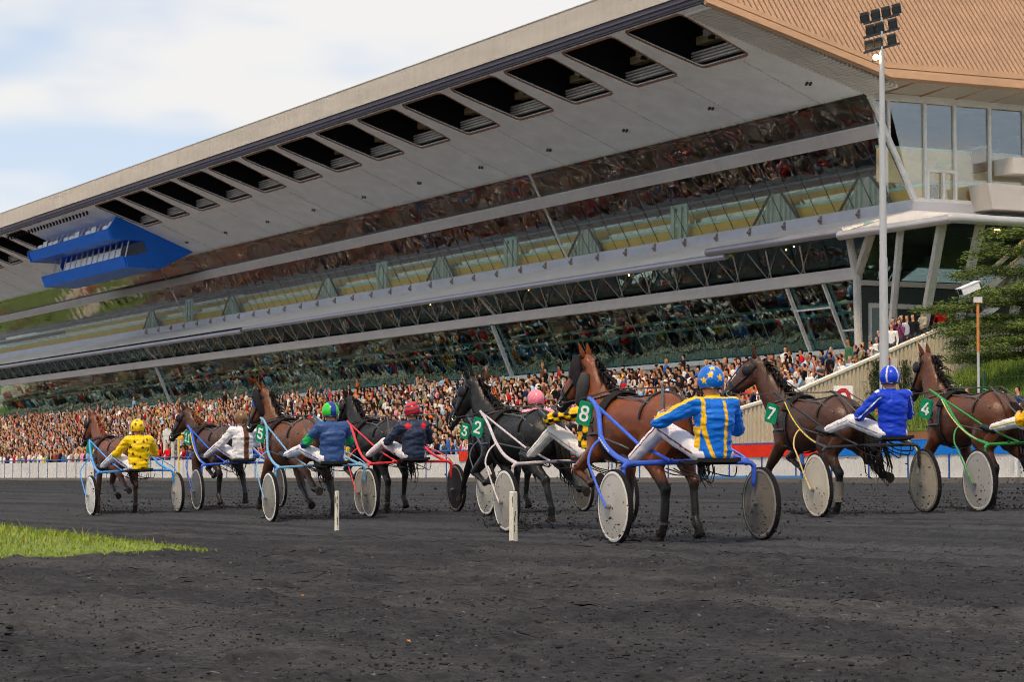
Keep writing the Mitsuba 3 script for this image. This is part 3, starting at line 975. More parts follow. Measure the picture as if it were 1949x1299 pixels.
# under the end of the canopy
mb = MB()
mb.box((NL + .2, ES - .02, 5.2), (74, ES + .06, 8.66), lin(66, 78, 76), sw)
put(G('end_dado'), mb, 'matte')
for kk in range(8):
    a = NL + .25 + 1.7 * kk
    v = np.array([(a + 1.66, ES - .08, 8.95), (a, ES - .08, 8.95), (a, ES - .08, 11.4), (a + 1.66, ES - .08, 11.4)])
    put(G('end_lower_pane'), (sw(v), np.array([[0, 1, 2, 3]])), 'glass_lower')
mb = MB()
mb.box((NL - .1, ES - .2, 8.68), (74, ES + .1, 8.9), lin(206, 204, 198), sw)
put(G('end_transom'), mb, 'paint')
mb = MB()
mb.tube([(NL - .05, ES - .1, 5.6), (NL - .12, ES - .1, 8.9), (NTU + 1.0, ES - .1, ZTU + .3)], [.17, .17, .16], lin(206, 204, 198), 8, sw)
put(G('corner_post'), mb, 'paint', smooth=40)
for top, bot in (((58.75, 85.7, ZTU + .1), (59.65, 88.0, 9.15)), ((58.6, 83.4, ZTU + .1), (59.9, 86.0, 6.4)), ((58.6, 80.6, ZTU + .1), (59.9, 83.9, 6.1)), ((60.0, 80.0, ZTU + .1), (61.2, 83.4, 6.1)), ((62.6, 80.0, ZTU + .1), (63.8, 83.4, 6.1)), ((65.2, 80.0, ZTU + .1), (66.4, 83.4, 6.1))):
    mb = MB()
    mb.tube([top, bot], .17, lin(204, 202, 196), 6, sw, flat=(1.25, .8))
    put(G('raking_column'), mb, 'paint')
mb = MB()
for a, b, z0, z1 in ((60.2, 60.32, 5.4, 7.9), (61.5, 61.6, 5.4, 7.9), (62.9, 63.0, 5.4, 7.9), (64.2, 64.32, 5.4, 7.9), (60.2, 64.32, 7.75, 7.95)):
    mb.box((a, ES - .14, z0), (b, ES - .03, z1), C_WHITE, sw)
put(G('end_entrance'), mb, 'paint')
for a, b in ((60.34, 61.48), (63.02, 64.18)):
    put(G('end_door_glass'), MB().box((a, ES - .12, 5.4), (b, ES - .08, 7.74), lin(120, 140, 136), sw), 'paint')
mb = MB()
mb.tube([(62.6, 82.5, ZTU + .1), (62.8, 82.5, ZTU + .1)], .1, (1, .8, .3), 8, sw)
v, f, u = mb.out()
put(G('ceiling_lamp'), (v, f), 'matte', col=(1, .7, .2), emitter={'type': 'area', 'radiance': {'type': 'rgb', 'value': [4.5, 2.6, 0.5]}})
# ---------------------------------------------------------------- terraces, apron, wing wall
C_CONC = lin(168, 162, 150)
SWALL = 82.7


def zt(n):
    """Floor of the open terrace."""
    return np.interp(n, [44.6, 47.0, 58.9, 59.1, 61.0], [0.72, 0.8, 4.4, 5.0, 5.0])


mb = MB()
mb.box((44.35, 60, .2), (47.0, 238, .72), lin(120, 116, 110), sw)
for r_ in range(18):
    a = 47.0 + 12.3 / 18 * r_
    mb.box((a, SWALL + .2, .3), (a + 12.3 / 18 + (0.02 if r_ < 17 else 0), 238, .8 + 3.65 / 18 * (r_ + 1) - .04), C_CONC, sw)
mb.box((59.3, SWALL + .2, .3), (61.0, 238, 5.0), C_CONC, sw)
put('terrace', mb, 'concrete')
tag('terrace', 'stepped concrete spectator terrace', kind='structure')

# open ground past the far end of the terrace
put('far_lawn', MB().box((44.4, 238.1, .3), (61.0, 420, .66), (1, 1, 1), sw).out()[:2], 'turf')
tag('far_lawn', 'lawn past the far end of the terrace', kind='structure')
mb = MB()
for n0, n1, s0, s1 in ((44.5, 60.9, 238.2, 246.5), (50.5, 53.0, 246.5, 262.0), (44.5, 60.9, 262.0, 270.0), (54.5, 57.0, 270.0, 330.0)):
    mb.box((n0, s0, .3), (n1, s1, .665), lin(186, 172, 146), sw)
put('far_path', mb, 'concrete')
tag('far_path', 'sandy path across the lawn past the far end of the terrace', kind='structure')

rf_ = np.random.default_rng(9)
mb = MB()
for _ in range(70):
    n_, s_ = rf_.uniform(45, 60.5), rf_.uniform(240, 330)
    v, f = ico(sw(np.array([n_, s_, 1.0])), (rf_.uniform(.3, .9), rf_.uniform(.3, .9), rf_.uniform(.3, .8)))
    v = v + rf_.normal(0, .08, v.shape)
    mb.add(v, f, [(.05, .09, .03), (.08, .12, .03), (.5, .5, .48), (.10, .10, .12), (.35, .05, .06)][rf_.integers(0, 5)])
put('far_shrubs', mb, 'leaf')
tag('far_shrubs', 'low shrubs and flowers past the far end of the terrace', kind='stuff')

# kerb and fence of the track
mb = MB()
mb.box((43.75, 20, .1), (44.36, 330, .60), lin(112, 108, 104), sw)
put('track_kerb', mb, 'concrete')
tag('track_kerb', 'grey concrete kerb along the outside of the track', kind='structure')
FE = 'track_fence'
tag(FE, 'long white panelled trackside fence with blue rails and red and blue banners', 'fence')
FN, FZ = 44.0, .60
C_FB = lin(28, 82, 160)
scene['fence_white'] = {'type': 'twosided', 'bsdf': {'type': 'principled', 'base_color': mikit.proc(
    lambda p, n, uv: mi.Color3f(0.70, 0.685, 0.655) * (0.80 + 0.22 * fbm(p.x * .7, p.y * .7, p.z * 3.0, 3) + 0.10 * fbm(p.x * 7, p.y * 7, p.z * 1.2, 2))), 'roughness': .7, 'specular': .2}}
s_ = 50.0
while s_ < 250:
    w = 2.05
    mb = MB()
    top = .98 if s_ > 93 else .70
    mb.box((FN - .02, s_ + .02, FZ + .02), (FN + .02, s_ + w - .02, FZ + top), (1, 1, 1), sw)
    for q_ in range(1, 12):
        a = s_ + q_ * w / 12
        mb.box((FN - .028, a - .012, FZ + .03), (FN - .02, a + .012, FZ + top - .01), (1, 1, 1), sw)
    v, f, u = mb.out()
    put(f'{FE}__panel', (v, f), 'fence_white')
    mb = MB()
    mb.box((FN - .05, s_ - .02, FZ), (FN - .025, s_ + .02, FZ + 1.16), C_FB, sw)
    mb.box((FN - .025, s_ - .03, FZ), (FN + .05, s_ + .03, FZ + 1.16), lin(60, 84, 120), sw)
    put(f'{FE}__post', mb, 'paint')
    s_ += w
mb = MB()
mb.tube([(FN - .02, 50, FZ + 1.13), (FN - .02, 250, FZ + 1.13)], .035, C_FB, 8, sw)
put(f'{FE}__rail', mb, 'paint', smooth=40)
for nm, a, b, col in (('red_banner', 67.1, 75.8, lin(226, 48, 24)), ('red_banner', 75.9, 84.7, lin(226, 48, 24)), ('red_banner', 84.8, 93.8, lin(226, 60, 30)), ('blue_banner', 57.2, 67.0, lin(14, 118, 214)), ('blue_banner', 48.5, 57.0, lin(14, 118, 214))):
    mb = MB()
    v = []
    for kk in range(41):
        s_ = a + (b - a) * kk / 40
        o = .012 * math.sin(kk * 1.9) + .008 * math.sin(kk * .7)
        v += [(FN - .075 + o, s_, FZ + .70), (FN - .070, s_, FZ + 1.11)]
    f = [[2 * i, 2 * i + 2, 2 * i + 3, 2 * i + 1] for i in range(40)]
    mb.add(sw(np.array(v)), f, col)
    put(f'{FE}__{nm}', mb, 'matte')
mb = MB()
for a in (68.0, 74.3, 74.8):
    mb.box((FN - .12, a - .06, FZ - .02), (FN - .055, a + .06, FZ + 1.16), C_FB, sw)
mb.box((FN - .12, 68.0, FZ - .10), (FN - .055, 74.3, FZ + .08), lin(60, 120, 180), sw)
put(f'{FE}__gate_frame', mb, 'paint')

# ribbed wing wall down the end of the terrace, with the platform behind it
WW = 'wing_wall'
tag(WW, 'beige ribbed concrete wing wall sloping down the end of the terrace', 'wall')
C_RIB = lin(200, 190, 168)
line = [(45.2, 1.75), (53.27, 3.98), (59.99, 6.56), (64.4, 6.56)]


def wall_top(n):
    return np.interp(n, [a for a, _ in line], [b for _, b in line])


mb = MB()
for (a, za), (b, zb) in zip(line[:-1], line[1:]):
    v = np.array([(a, SWALL, .2), (b, SWALL, .2), (b, SWALL, zb - .02), (a, SWALL, za - .02), (a, SWALL + .22, .2), (b, SWALL + .22, .2), (b, SWALL + .22, zb - .02), (a, SWALL + .22, za - .02)])
    mb.add(sw(v), [[0, 1, 2, 3], [4, 7, 6, 5], [3, 2, 6, 7], [0, 3, 7, 4], [1, 5, 6, 2]], C_RIB)
put(f'{WW}__core', mb, 'concrete')
mb = MB()
n_ = 45.3
while n_ < 64.3:
    mb.box((n_, SWALL - .06, .2), (n_ + .10, SWALL + .01, float(wall_top(n_)) - .05), C_RIB, sw)
    n_ += .19
put(f'{WW}__rib', mb, 'concrete')
mb = MB()
for (a, za), (b, zb) in zip(line[:-1], line[1:]):
    v = np.array([(x, y, z_ + dz) for x, z_ in ((a, za), (b, zb)) for y in (SWALL - .10, SWALL + .26) for dz in (-.03, .07)])
    mb.add(sw(v), BOXF, lin(216, 210, 196))
put(f'{WW}__coping', mb, 'concrete')
for n_, z_ in ((57.6, 5.35), (59.0, 6.0)):
    mb = MB()
    mb.box((n_ - .12, SWALL - .24, z_ - .40), (n_ + .12, SWALL - .07, z_), lin(214, 210, 200), sw)
    mb.box((n_ - .09, SWALL - .26, z_ - .48), (n_ + .09, SWALL - .10, z_ - .38), lin(196, 192, 182), sw)
    put('wall_light', mb, 'paint')
tag('wall_light', 'pale box lamp on the ribbed wall behind the tall grey mast', 'lamp')
tag('wall_light_001', 'pale box lamp higher up on the ribbed wall beside the people on the platform', 'lamp')
mb = MB()
mb.box((60.0, SWALL + .2, 5.0), (74, S0, 5.4), C_CONC, sw)
put('platform', mb, 'concrete')
tag('platform', 'concrete landing behind the wing wall', kind='structure')
# second wall and raking stair at the far right
ST = 'outside_staircase'
tag(ST, 'pale concrete outside staircase rising to the right behind the cedar', 'staircase')
mb = MB()
v = np.array([(61.4, 81.6, 6.9), (67, 81.6, 10.6), (67, 81.6, 5.0), (61.4, 81.6, 5.0), (61.4, 82.2, 6.9), (67, 82.2, 10.6), (67, 82.2, 5.0), (61.4, 82.2, 5.0)])
n_ = 62.6
while n_ < 67:
    mb.box((n_, 82.3, 4.5), (n_ + .1, 82.5, 6.1 + (n_ - 61.4) * .66 - .5), C_RIB, sw)
    n_ += .2
put(f'{ST}__ribbed_side', mb, 'concrete')
for off, h_, w_ in ((0, .22, .5), (.95, .3, .3), (1.6, .16, .2)):
    mb = MB()
    v = np.array([(x, y, z_ + dz) for x, z_ in ((61.2, 6.55 + off), (67.5, 10.75 + off * 1.3)) for y in (82.2, 82.2 + w_) for dz in (0, h_)])
    mb.add(sw(v), BOXF, lin(222, 220, 214))
    put(f'{ST}__stringer', mb, 'concrete')
for kk in range(10):
    mb = MB()
    a = 62.2 + .55 * kk
    v = np.array([(x, y, z_) for x, z_ in ((a, 7.2 + .37 * kk * .97), (a + .9, 8.6 + .37 * kk * .97)) for y in (82.5, 82.9) for z_ in (z_, z_ + .25)])
    mb.add(sw(v), BOXF, lin(150, 146, 140))
    put(f'{ST}__louvre', mb, 'concrete')

# ground beside the stand: sloping lawn behind a green fence, hedge
LS = sg.Polygon([(54, 40), (54, 82.5), (64, 82.5), (80, 82.5), (80, 40)])
m = trimesh.creation.extrude_polygon(LS, .1).subdivide_to_size(1.2)
v = np.asarray(m.vertices).copy()


def zlawn(n):
    return np.interp(n, [44, 53.5, 56, 62, 80], [.62, 2.2, 3.1, 5.2, 6.4])


v[:, 2] += zlawn(v[:, 0]) - .1 + .12 * (meshkit.fbm(v * [.6, .6, 0], 3) - .5)
put('lawn', (sw(v), m.faces), 'turf')
tag('lawn', 'sloping lawn beside the grandstand', kind='structure')
k = 26000
n_ = rng.uniform(54, 63, k)
s_ = rng.uniform(60, 82.4, k)
w0 = sw(np.stack([n_, s_, zlawn(n_) - .03], 1))
hb = rng.uniform(.18, .55, k)
a = rng.uniform(0, 6.3, k)
side = np.stack([np.cos(a), np.sin(a), a * 0], 1) * .02
tip = w0 + hb[:, None] * UP + np.stack([np.cos(a * 5), np.sin(a * 5), a * 0], 1) * (hb * .35)[:, None]
v = np.stack([w0 - side, w0 + side, tip], 1).reshape(-1, 3)
f = np.arange(3 * k).reshape(-1, 3)
u = np.vstack([pack(c, 1) for c in ((.16, .25, .03), (.11, .19, .03), (.21, .30, .05), (.08, .14, .025))])[rng.integers(0, 4, k)].repeat(3, 0)
scene['long_grass'] = mikit.ply((v, f), 'leaf', uv=u)
tag('long_grass', 'long bright green grass on the bank beside the stand', kind='stuff')
mb = MB()
mb.box((44.36, 20, .2), (54.2, 82.5, .66), lin(118, 112, 104), sw)
put('apron', mb, 'concrete')
tag('apron', 'paved apron beside the lawn', kind='structure')
mb = MB()
v = []
mb.box((53.2, 40, .6), (53.5, 82.4, 2.25), lin(150, 104, 74), sw)
put('brick_planter', mb, 'concrete')
tag('brick_planter', 'low brown retaining wall under the grassy bank', 'wall')
GF = 'green_fence'
tag(GF, 'thin dark green wire fence along the foot of the bank', 'fence')
for kk in range(10):
    mb = MB()
    mb.box((54.0, 50.3 + 2.4 * kk, 2.0), (54.07, 50.38 + 2.4 * kk, 4.35), lin(18, 70, 50), sw)
    put(f'{GF}__post', mb, 'paint')
mb = MB()
for z_ in (2.6, 3.1, 3.6, 4.1):
    mb.tube([(54.03, 50.3, z_), (54.03, 72, z_)], .008, lin(40, 90, 60), 3, sw)
put(f'{GF}__wire', mb, 'paint')


# ---------------------------------------------------------------- leaves, cedar, creepers
def leaf_cloud(centers, size, rng, flat=.5, pal=None, wide=.35):
    """Small two-triangle leaves at the points, any direction."""
    k = len(centers)
    d = rng.normal(size=(k, 3))
    d[:, 2] *= flat
    d /= np.linalg.norm(d, axis=1, keepdims=True)
    e = np.cross(d, rng.normal(size=(k, 3)))
    e /= np.linalg.norm(e, axis=1, keepdims=True)
    L = size * rng.uniform(.6, 1.3, k)[:, None]
    v = np.stack([centers - d * L, centers + e * L * wide, centers + d * L, centers - e * L * wide], 1).reshape(-1, 3)
    b = (np.arange(k) * 4)[:, None, None]
    f = (np.array([[0, 1, 2], [0, 2, 3]])[None] + b).reshape(-1, 3)
    u = np.vstack([pack(c, 1) for c in pal])[rng.integers(0, len(pal), k)].repeat(4, 0)
    return v, f, u


CEDAR = [(.070, .120, .030), (.110, .165, .030), (.150, .205, .034), (.045, .080, .036), (.190, .240, .044)]


def cedar(n0, s0, zb, zt_, limbs, label, seed):
    r = np.random.default_rng(seed)
    t = thing('cedar_tree', label, 'tree')
    base = sw(np.array([n0, s0, zb]))
    tr = [base + UP * (zt_ - zb) * q for q in np.linspace(0, 1, 8)]
    put(f'{t}__trunk', tube(tr, np.linspace(.34, .05, 8), 9), 'matte', col=lin(92, 74, 60), smooth=True)
    for (z_, dn, ds, L, w) in limbs:
        d = sw(np.array([dn, ds, 0.0]))
        d /= np.linalg.norm(d)
        side = np.cross(UP, d)
        o = base + UP * (z_ - zb)
        pts = [o + d * L * q + UP * (.35 * math.sin(q * 2.6) * L * .18 - .05 * L * q * q) for q in np.linspace(0, 1, 7)]
        put(f'{t}__limb', tube(pts, np.linspace(.10, .02, 7), 6), 'matte', col=lin(84, 66, 54), smooth=True)
        # flat pads of needle tufts along the limb
        P = []
        for q in np.linspace(.12, 1.0, int(L * 3.2)):
            c = np.array(pts[0]) * 0 + [np.interp(q, np.linspace(0, 1, 7), [p_[a_] for p_ in pts]) for a_ in range(3)]
            ww = w * (1.15 - .75 * q) * r.uniform(.7, 1.15)
            for _ in range(3):
                cc = c + side * r.uniform(-ww, ww) + d * r.uniform(-.3, .3) + UP * r.normal(0, .10)
                kq = 100
                ang = r.uniform(0, 6.3, kq)
                rad = np.sqrt(r.random(kq)) * r.uniform(.35, .75)
                P.append(cc + np.cos(ang)[:, None] * rad[:, None] * d + np.sin(ang)[:, None] * rad[:, None] * side + UP * (r.normal(0, .055, kq) - .10 * rad ** 2)[:, None])
        P = np.vstack(P)
        v, f, u = leaf_cloud(P, .085, r, .35, CEDAR, .20)
        scene[key_for(f'{t}__foliage_pad')] = mikit.ply((v, f), 'leaf', uv=u)
    return t


cedar(60.0, 75.6, 4.2, 10.6, [(9.75, -.95, .3, 2.6, .7), (9.0, -.9, .1, 3.2, .8), (8.2, -.95, .25, 3.6, .9), (7.35, -.9, -.25, 4.3, 1.0), (6.95, -.95, .3, 4.9, 1.1), (6.45, -.8, .55, 4.0, 1.1), (6.0, -.95, .05, 4.6, 1.2), (5.5, -.85, -.3, 4.2, 1.2), (5.1, -.9, .3, 3.8, 1.2), (6.2, -.6, -.5, 3.4, 1.3), (5.7, -.55, .6, 3.6, 1.3), (7.7, -.7, -.5, 3.0, 1.0), (7.5, .5, .8, 2.5, 1.2), (5.8, .2, -.9, 3.0, 1.2)],
      'tall cedar with flat spreading branches at the right edge beside the ribbed wall', 3)


def climber(n0, s0, z0, z1, w, k, label, seed):
    r = np.random.default_rng(seed)
    t = thing('climbing_rose', label, 'plant')
    mb = MB()
    P = []
    for _ in range(7):
        x = r.uniform(-w, w)
        pts = [sw(np.array([n0 + x * q + r.normal(0, .05), s0 - .08, z0 + (z1 - z0) * q * r.uniform(.8, 1.0)])) for q in np.linspace(0, 1, 6)]
        mb.tube(pts, .014, lin(70, 74, 46), 4)
    put(f'{t}__stem', mb, 'leaf')
    q = r.random(k) ** .8
    P = sw(np.stack([n0 + r.normal(0, 1, k) * w * .55 * (1.1 - .7 * q), s0 - .10 - np.abs(r.normal(0, .12, k)), z0 + (z1 - z0) * q], 1))
    v, f, u = leaf_cloud(P, .075, r, 1.0, [(.035, .07, .025), (.05, .09, .03), (.03, .05, .022), (.08, .11, .04)])
    scene[f'{t}__foliage'] = mikit.ply((v, f), 'leaf', uv=u)
    return t


t = climber(56.9, SWALL, 2.8, 5.2, .8, 1300, 'dark leafy climbing plant on the ribbed wall behind the tall mast', 4)
mb = MB()
mb.add(*ico(sw(np.array([57.35, SWALL - .15, 5.32])), .09), lin(215, 25, 30))
put(f'{t}__flower', mb, 'leaf')
t = climber(59.6, SWALL, 3.2, 4.9, .9, 700, 'straggling climbing rose with a red flower at the right foot of the ribbed wall', 6)
mb = MB()
mb.add(*ico(sw(np.array([58.75, SWALL - .3, 3.62])), .13), lin(215, 25, 30))
put(f'{t}__flower', mb, 'leaf')
t = climber(58.2, SWALL, 3.0, 5.3, .5, 380, 'thin climbing plant on the ribbed wall just right of the tall mast', 8)

# ---------------------------------------------------------------- mast, camera post, booth, signs
MS, MN = 72.2, 50.0
LM = 'floodlight_mast'
tag(LM, 'tall grey floodlight mast with three tiers of black lamps', 'floodlight')
scene['galvanised'] = {'type': 'principled', 'base_color': mikit.proc(lambda p, n, uv: mi.Color3f(.52, .54, .565) * (.86 + .24 * fbm(p.x * 3, p.y * 3, p.z * .8, 3))), 'roughness': .5, 'metallic': .25, 'specular': .5}
base = sw(np.array([MN, MS, .6]))
hh = [.6, 4, 8.2, 8.21, 12, 15.4]
put(f'{LM}__pole', tube([base + UP * (z_ - .6) for z_ in hh], [.185, .165, .145, .13, .115, .085], 16), 'galvanised', smooth=40)
put(f'{LM}__upper_pole', tube([base + UP * (z_ - .6) for z_ in (15.4, 16.6)], .06, 10), 'galvanised', smooth=40)
ax = np.array([1.0, -.12, 0]) / math.hypot(1, .12)
fw = np.array([-.12, -1.0, 0]) / math.hypot(1, .12)
C_LAMP = lin(36, 40, 46)


def obox(c, ex, ey, ez, hx, hy, hz):
    return np.array([c + ex * sx * hx + ey * sy * hy + ez * sz * hz for sx in (-1, 1) for sy in (-1, 1) for sz in (-1, 1)])


tilt = np.array([0.93, 0.05, .26])
for z_, xs_, r_ in ((16.75, (-.62, -.22, .16, .54), .17), (16.26, (-.42, -.08, .40), .17), (15.73, (-.46, -.12, .36), .17)):
    bar_ = MB()
    c = base + UP * (z_ - .6 - .2)
    ez = np.cross(tilt / np.linalg.norm(tilt), fw)
    ex = tilt / np.linalg.norm(tilt)
    bar_.add(obox(c + UP * .0, ex, fw, ez, .66, .05, .035), BOXF, C_LAMP)
    put(f'{LM}__lamp_bar', bar_, 'paint')
    for x_ in xs_:
        lc = base + UP * (z_ - .6 + .02) + ex * x_
        mb = MB()
        dn = (fw * .82 - UP * .57)
        up2 = np.cross(ex, dn)
        mb.add(obox(lc, ex, dn, up2, .155, .13, .15), BOXF, C_LAMP)
        mb.add(obox(lc - dn * .18, ex, dn, up2, .09, .07, .09), BOXF, lin(24, 26, 30))
        mb.add(obox(lc + ex * .165, ex, dn, up2, .012, .05, .19), BOXF, lin(120, 124, 128))
        mb.add(obox(lc - up2 * .18, ex, dn, up2, .14, .02, .03), BOXF, lin(120, 110, 96))
        key = put(f'{LM}__floodlight', mb, 'paint')
        mb = MB()
        mb.add(obox(lc + dn * .132, ex, dn, up2, .13, .004, .125), BOXF, lin(70, 78, 86))
        put(f'{key}__glass', mb, 'paint')
lc = base + UP * (14.66) + ex * -.22 - np.array([0, .05, 0])
mb = MB()
mb.add(obox(lc - UP * .0 + np.array([0, .1, 0]), ex, fw, UP, .12, .06, .12), BOXF, C_LAMP)
put(f'{LM}__lit_lamp_housing', mb, 'paint')
v, f = ico(lc, (.10, .06, .10), 2)
put(f'{LM}__lit_lamp', (v, f), 'matte', col=(1, .8, .5), emitter={'type': 'area', 'radiance': {'type': 'rgb', 'value': [14.0, 8.5, 3.6]}})
tag(f'{LM}__lit_lamp', 'small lit lamp glowing orange under the tiers')

CP_ = 'camera_post'
tag(CP_, 'slim post, orange above and grey below, carrying a white camera housing', 'post')
b_ = sw(np.array([49.35, 66.0, .6]))
# placed by survey: stands behind the fence at the right
put(f'{CP_}__lower_pole', tube([b_, b_ + UP * 4.05], .045, 10), 'galvanised', smooth=40)
put(f'{CP_}__upper_pole', tube([b_ + UP * 4.05, b_ + UP * 5.65], .045, 10), 'paint', col=lin(206, 132, 62), smooth=40)
mb = MB()
c = b_ + UP * 5.85 + np.array([-.28, 0, .25])
e1 = np.array([.86, .35, .36]) / np.linalg.norm([.86, .35, .36])
e2 = np.cross(UP, e1) / np.linalg.norm(np.cross(UP, e1))
e3 = np.cross(e1, e2)
mb.add(obox(c, e1, e2, e3, .34, .14, .12), BOXF, lin(226, 228, 230))
mb.add(obox(c + e3 * .13, e1, e2, e3, .38, .17, .015), BOXF, lin(232, 234, 238))
mb.add(obox(c - e1 * .345, e1, e2, e3, .01, .10, .09), BOXF, lin(24, 26, 30))
put(f'{CP_}__camera', mb, 'paint')
mb = MB()
mb.add(obox(b_ + UP * 5.74, np.array([1, 0, 0]), np.array([0, 1, 0]), UP, .13, .10, .09), BOXF, lin(214, 212, 208))
put(f'{CP_}__bracket', mb, 'paint')

# white booth by the fence, yellow disc post in front of it
BT = 'trackside_booth'
tag(BT, 'small white framed booth behind the fence near the yellow disc', 'booth')
sb, nb_ = 134.8, 45.4
C_W = lin(226, 224, 214)
for nm, ds0, ds1 in (('corner_post', -1.55, -1.25), ('corner_post', .95, 1.25), ('corner_post', -.35, -.15)):
    mb = MB()
    mb.box((nb_ - .06, sb + ds0, .7), (nb_ + .06, sb + ds1, 3.25), C_W, sw)
    put(f'{BT}__{nm}', mb, 'paint')
mb = MB()
mb.box((nb_ - .08, sb - 1.6, 3.0), (nb_ + 1.7, sb + 1.3, 3.3), C_W, sw)
put(f'{BT}__roof', mb, 'paint')
mb = MB()
mb.box((nb_ + 1.5, sb - 1.5, .7), (nb_ + 1.6, sb + 1.2, 3.0), lin(120, 116, 108), sw)
put(f'{BT}__back_wall', mb, 'matte')
for z0, z1 in ((.7, 1.55), (2.75, 3.0)):
    put(f'{BT}__front_panel', MB().box((nb_ - .05, sb - 1.25, z0), (nb_ + .05, sb + .95, z1), C_W, sw), 'paint')
v = np.array([(nb_, sb + 1.27, .75), (nb_ + 1.6, sb + 3.4, .75), (nb_ + 1.6, sb + 3.4, 3.2), (nb_, sb + 1.27, 3.2)])
put(f'{BT}__side_glass', (sw(v), np.array([[0, 1, 2, 3]])), 'glass_clear')
YD = 'yellow_disc_post'
tag(YD, 'slim yellow post topped with a round yellow disc beside the booth', 'post')
yb = sw(np.array([43.6, 128.2, .5]))
put(f'{YD}__pole', tube([yb, yb + UP * 2.36], .035, 8), 'paint', col=lin(232, 190, 40), smooth=40)
nrm = -yb / np.linalg.norm(yb[:2])
nrm[2] = 0
e = np.cross(UP, nrm)
g = np.arange(28) * 2 * PI / 28
rg = lambda o: yb + UP * 2.36 + nrm * o + (np.cos(g)[:, None] * e + np.sin(g)[:, None] * UP) * .20
put(f'{YD}__disc', loft([rg(0), rg(.03)]), 'paint', col=lin(250, 205, 10), smooth=40)
mb = MB()
mb.tube([yb + UP * 2.2 + nrm * .03, yb + UP * 1.6 + nrm * .03], .05, lin(240, 195, 20), 6)
put(f'{YD}__sleeve', mb, 'paint')

SG = 'number_sign'
tag(SG, 'white board with a large red number nine against the ribbed wall', 'sign')
sc_ = sw(np.array([52.6, 78.6, 3.42]))
sx, sy = NV, -DV                            # faces down the track, towards the camera's side
ang = math.radians(-12)
sx = np.array([math.cos(ang), math.sin(ang), 0])
sy = np.cross(UP, sx) * -1


def sign_text(txt, h, col, origin, ex, ey, en, depth, key, bold=True, width=None, bsdf='paint'):
    m = meshkit.text_mesh(txt, h, depth, bold=bold)
    v = np.asarray(m.vertices).copy()
    lo, hi = v.min(0), v.max(0)
    v[:, 0] -= (lo[0] + hi[0]) / 2
    v[:, 1] -= (lo[1] + hi[1]) / 2
    if width:
        v[:, 0] *= width / (hi[0] - lo[0])
    w = origin + v[:, :1] * ex + v[:, 1:2] * ey + v[:, 2:3] * en
    return put(key, (w, m.faces), bsdf, col=col)


mb = MB()
mb.add(obox(sc_, sx, sy, UP, .36, .02, .62), BOXF, lin(236, 234, 230))
put(f'{SG}__board', mb, 'paint')
sign_text('9', 1.0, lin(206, 22, 28), sc_ + sy * .021, sx, UP, sy, .012, f'{SG}__number', width=.56)
mb = MB()
for x_ in (-.3, .3):
    mb.tube([sc_ + sx * x_ - sy * .05 - UP * 2.2, sc_ + sx * x_ - sy * .05 + UP * .5], .03, lin(160, 158, 150), 6)
put(f'{SG}__post', mb, 'paint')
# round white distance marker at the right edge
DM = 'distance_marker'
tag(DM, 'white trackside marker with black figures at the right edge behind the bay horse', 'sign')
dc = sw(np.array([43.5, 56.5, 2.14]))
fx = np.array([dc[1], -dc[0], 0]) / np.linalg.norm(dc[:2])
fy = -np.array([dc[0], dc[1], 0]) / np.linalg.norm(dc[:2])
rg = lambda o: dc + fy * o + (np.cos(g)[:, None] * fx + np.sin(g)[:, None] * UP) * .25
put(f'{DM}__disc', loft([rg(-.03), rg(.0)]), 'paint', col=lin(228, 226, 220), smooth=40)
put(f'{DM}__post', tube([dc - UP * 1.5 - fy * .06, dc + UP * .1 - fy * .06], .05, 8), 'paint', col=lin(226, 224, 218))
sign_text('5', .16, lin(24, 24, 26), dc + UP * .07 + fx * -.0, fx, UP, fy, .006, f'{DM}__figure')
sign_text('50', .16, lin(24, 24, 26), dc - UP * .13 - fx * .02, fx, UP, fy, .006, f'{DM}__figure_001')

# white marker posts along the inside of the track
for kk, (px, py, ht, wd) in enumerate(((641, 1012, .49, .052), (977, 1032, .475, .075))):
    b0 = ground_at(px, py)
    b0[2] = zg(*to_sn(b0)) - .05
    r = np.random.default_rng(kk)
    v, f = tube([b0, b0 + UP * (ht * .5 + .05), b0 + UP * (ht + .045), b0 + UP * (ht + .055)], [wd * .55, wd * .52, wd * .5, wd * .40], 4, None)
    key = thing('marker_post', ('slim white marker post standing on the cinders behind the pale blue sulky', 'chipped white wooden marker post nearest the blue and yellow driver')[kk], 'post', None)
    put(f'{key}__stake', (v, f), 'post_paint' if False else 'paint', col=lin(226, 222, 206))
    mb = MB()
    for q_ in range(5):
        z_ = r.uniform(.12, ht - .06)
        o = b0 + UP * (z_ + .05) + np.array([r.uniform(-.3, .3) * wd, -wd * .40, 0])
        mb.add(obox(o, np.array([1, 0, 0]), np.array([0, 1, 0]), UP, .004, .004, r.uniform(.015, .05)), BOXF, lin(96, 84, 66))
    put(f'{key}__chip', mb, 'matte')
